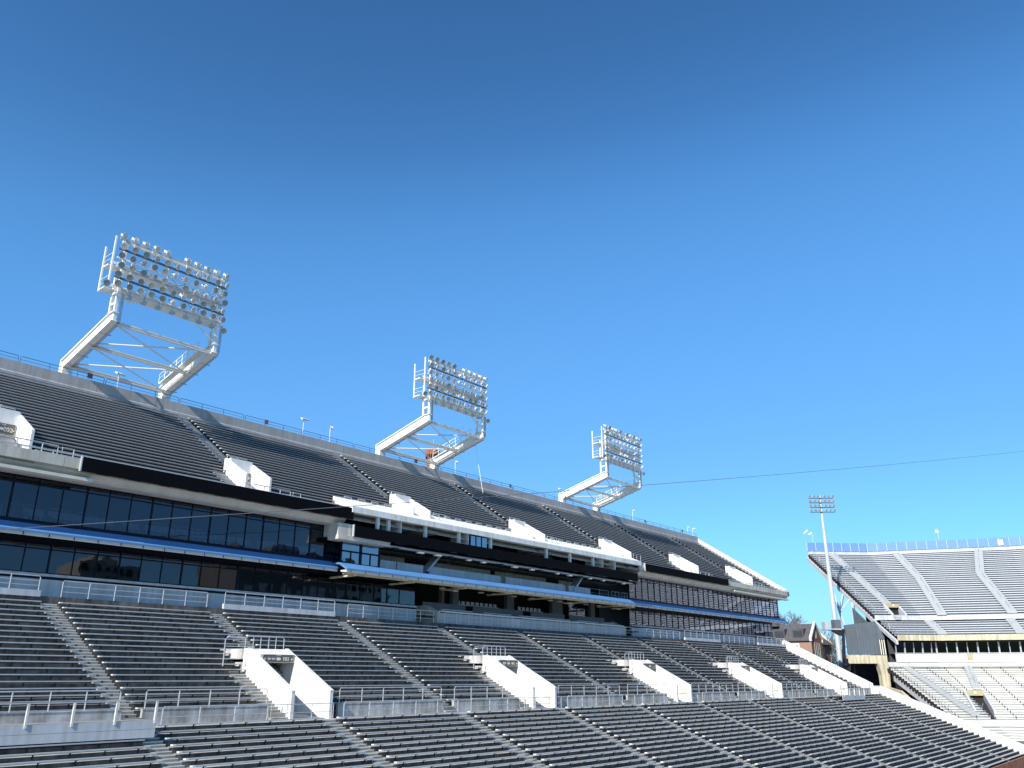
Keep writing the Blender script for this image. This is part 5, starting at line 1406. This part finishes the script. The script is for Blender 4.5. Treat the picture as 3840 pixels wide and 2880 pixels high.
city_block('tan high-rise across the field, mirrored in the lower left suite glass', 121, 139, -150, 20, 48.5, 6, 12, WOODY)
city_block('dark building with pale windows across the field, mirrored in the lower suite glass', 173, 228, -150, 20, 60, 9, 6, SIGNB, TRIM)
city_block('pale slab building across the field, mirrored right of the dark one', 229, 247, -150, 20, 52, 5, 10, TRIM)

# ------------------------------------------------------------------ daylight
LDIR = Vector((1.0, 0.18, -0.715)).normalized()
sun = bpy.data.lights.new('sun', 'SUN'); sun.energy = 4.6; sun.angle = R(0.53); sun.color = (1.0, 0.955, 0.88)
so = bpy.data.objects.new('sun', sun); col.objects.link(so); so.rotation_euler = LDIR.to_track_quat('-Z', 'Y').to_euler()
so.location = (0, 0, 120)
w = bpy.data.worlds.new('World'); sc.world = w; w.use_nodes = True
nt = w.node_tree
bg = nt.nodes['Background']
sky = nt.nodes.new('ShaderNodeTexSky'); sky.sky_type = 'NISHITA'; sky.sun_disc = False
sky.sun_elevation = math.asin(-LDIR.z); sky.sun_rotation = math.atan2(-LDIR.x, -LDIR.y)
sky.altitude = 300; sky.air_density = 1.0; sky.dust_density = 0.4; sky.ozone_density = 2.2
gm = nt.nodes.new('ShaderNodeGamma'); gm.inputs['Gamma'].default_value = 1.25
tn = nt.nodes.new('ShaderNodeMix'); tn.data_type = 'RGBA'; tn.blend_type = 'MULTIPLY'; tn.inputs['Factor'].default_value = 1.0
tn.inputs['B'].default_value = (0.62, 0.88, 1.0, 1)
nt.links.new(sky.outputs['Color'], gm.inputs['Color']); nt.links.new(gm.outputs['Color'], tn.inputs['A']); 
# the phone's rendering of the sky: a per-channel response on the sky's own radiance
K_ = 0.088 * 1.464 / 2
def vscale(k):
    v = nt.nodes.new('ShaderNodeVectorMath'); v.operation = 'SCALE'; v.inputs['Scale'].default_value = k; return v
v1, v2 = vscale(K_), vscale(1 / K_)
cv = nt.nodes.new('ShaderNodeRGBCurve')
for ch, pts_ in enumerate((((0.051, 0.042), (0.095, 0.108), (0.25, 0.195), (0.74, 0.37), (2, 0.5)), ((0.147, 0.156), (0.262, 0.350), (0.66, 0.56), (1.1, 0.79), (2, 0.95)), ((0.366, 0.40), (0.61, 0.80), (1.0, 1.02), (2, 1.35)))):
    c = cv.mapping.curves[ch]
    c.points[-1].location = (pts_[-1][0] / 2, pts_[-1][1] / 2)
    for a, b in pts_[:-1]: c.points.new(a / 2, b / 2)
cv.mapping.update()
nt.links.new(tn.outputs['Result'], v1.inputs[0]); nt.links.new(v1.outputs['Vector'], cv.inputs['Color']); nt.links.new(cv.outputs['Color'], v2.inputs[0]); nt.links.new(v2.outputs['Vector'], bg.inputs['Color'])
bg.inputs['Strength'].default_value = 0.088
sc.view_settings.view_transform = 'Standard'; sc.view_settings.look = 'None'
sc.view_settings.exposure = 0.55; sc.view_settings.gamma = 1.0
sc.cycles.max_bounces = 6; sc.cycles.diffuse_bounces = 3; sc.cycles.glossy_bounces = 3; sc.cycles.transparent_max_bounces = 10
sc.cycles.sample_clamp_indirect = 6.0
sc.cycles.use_denoising = True
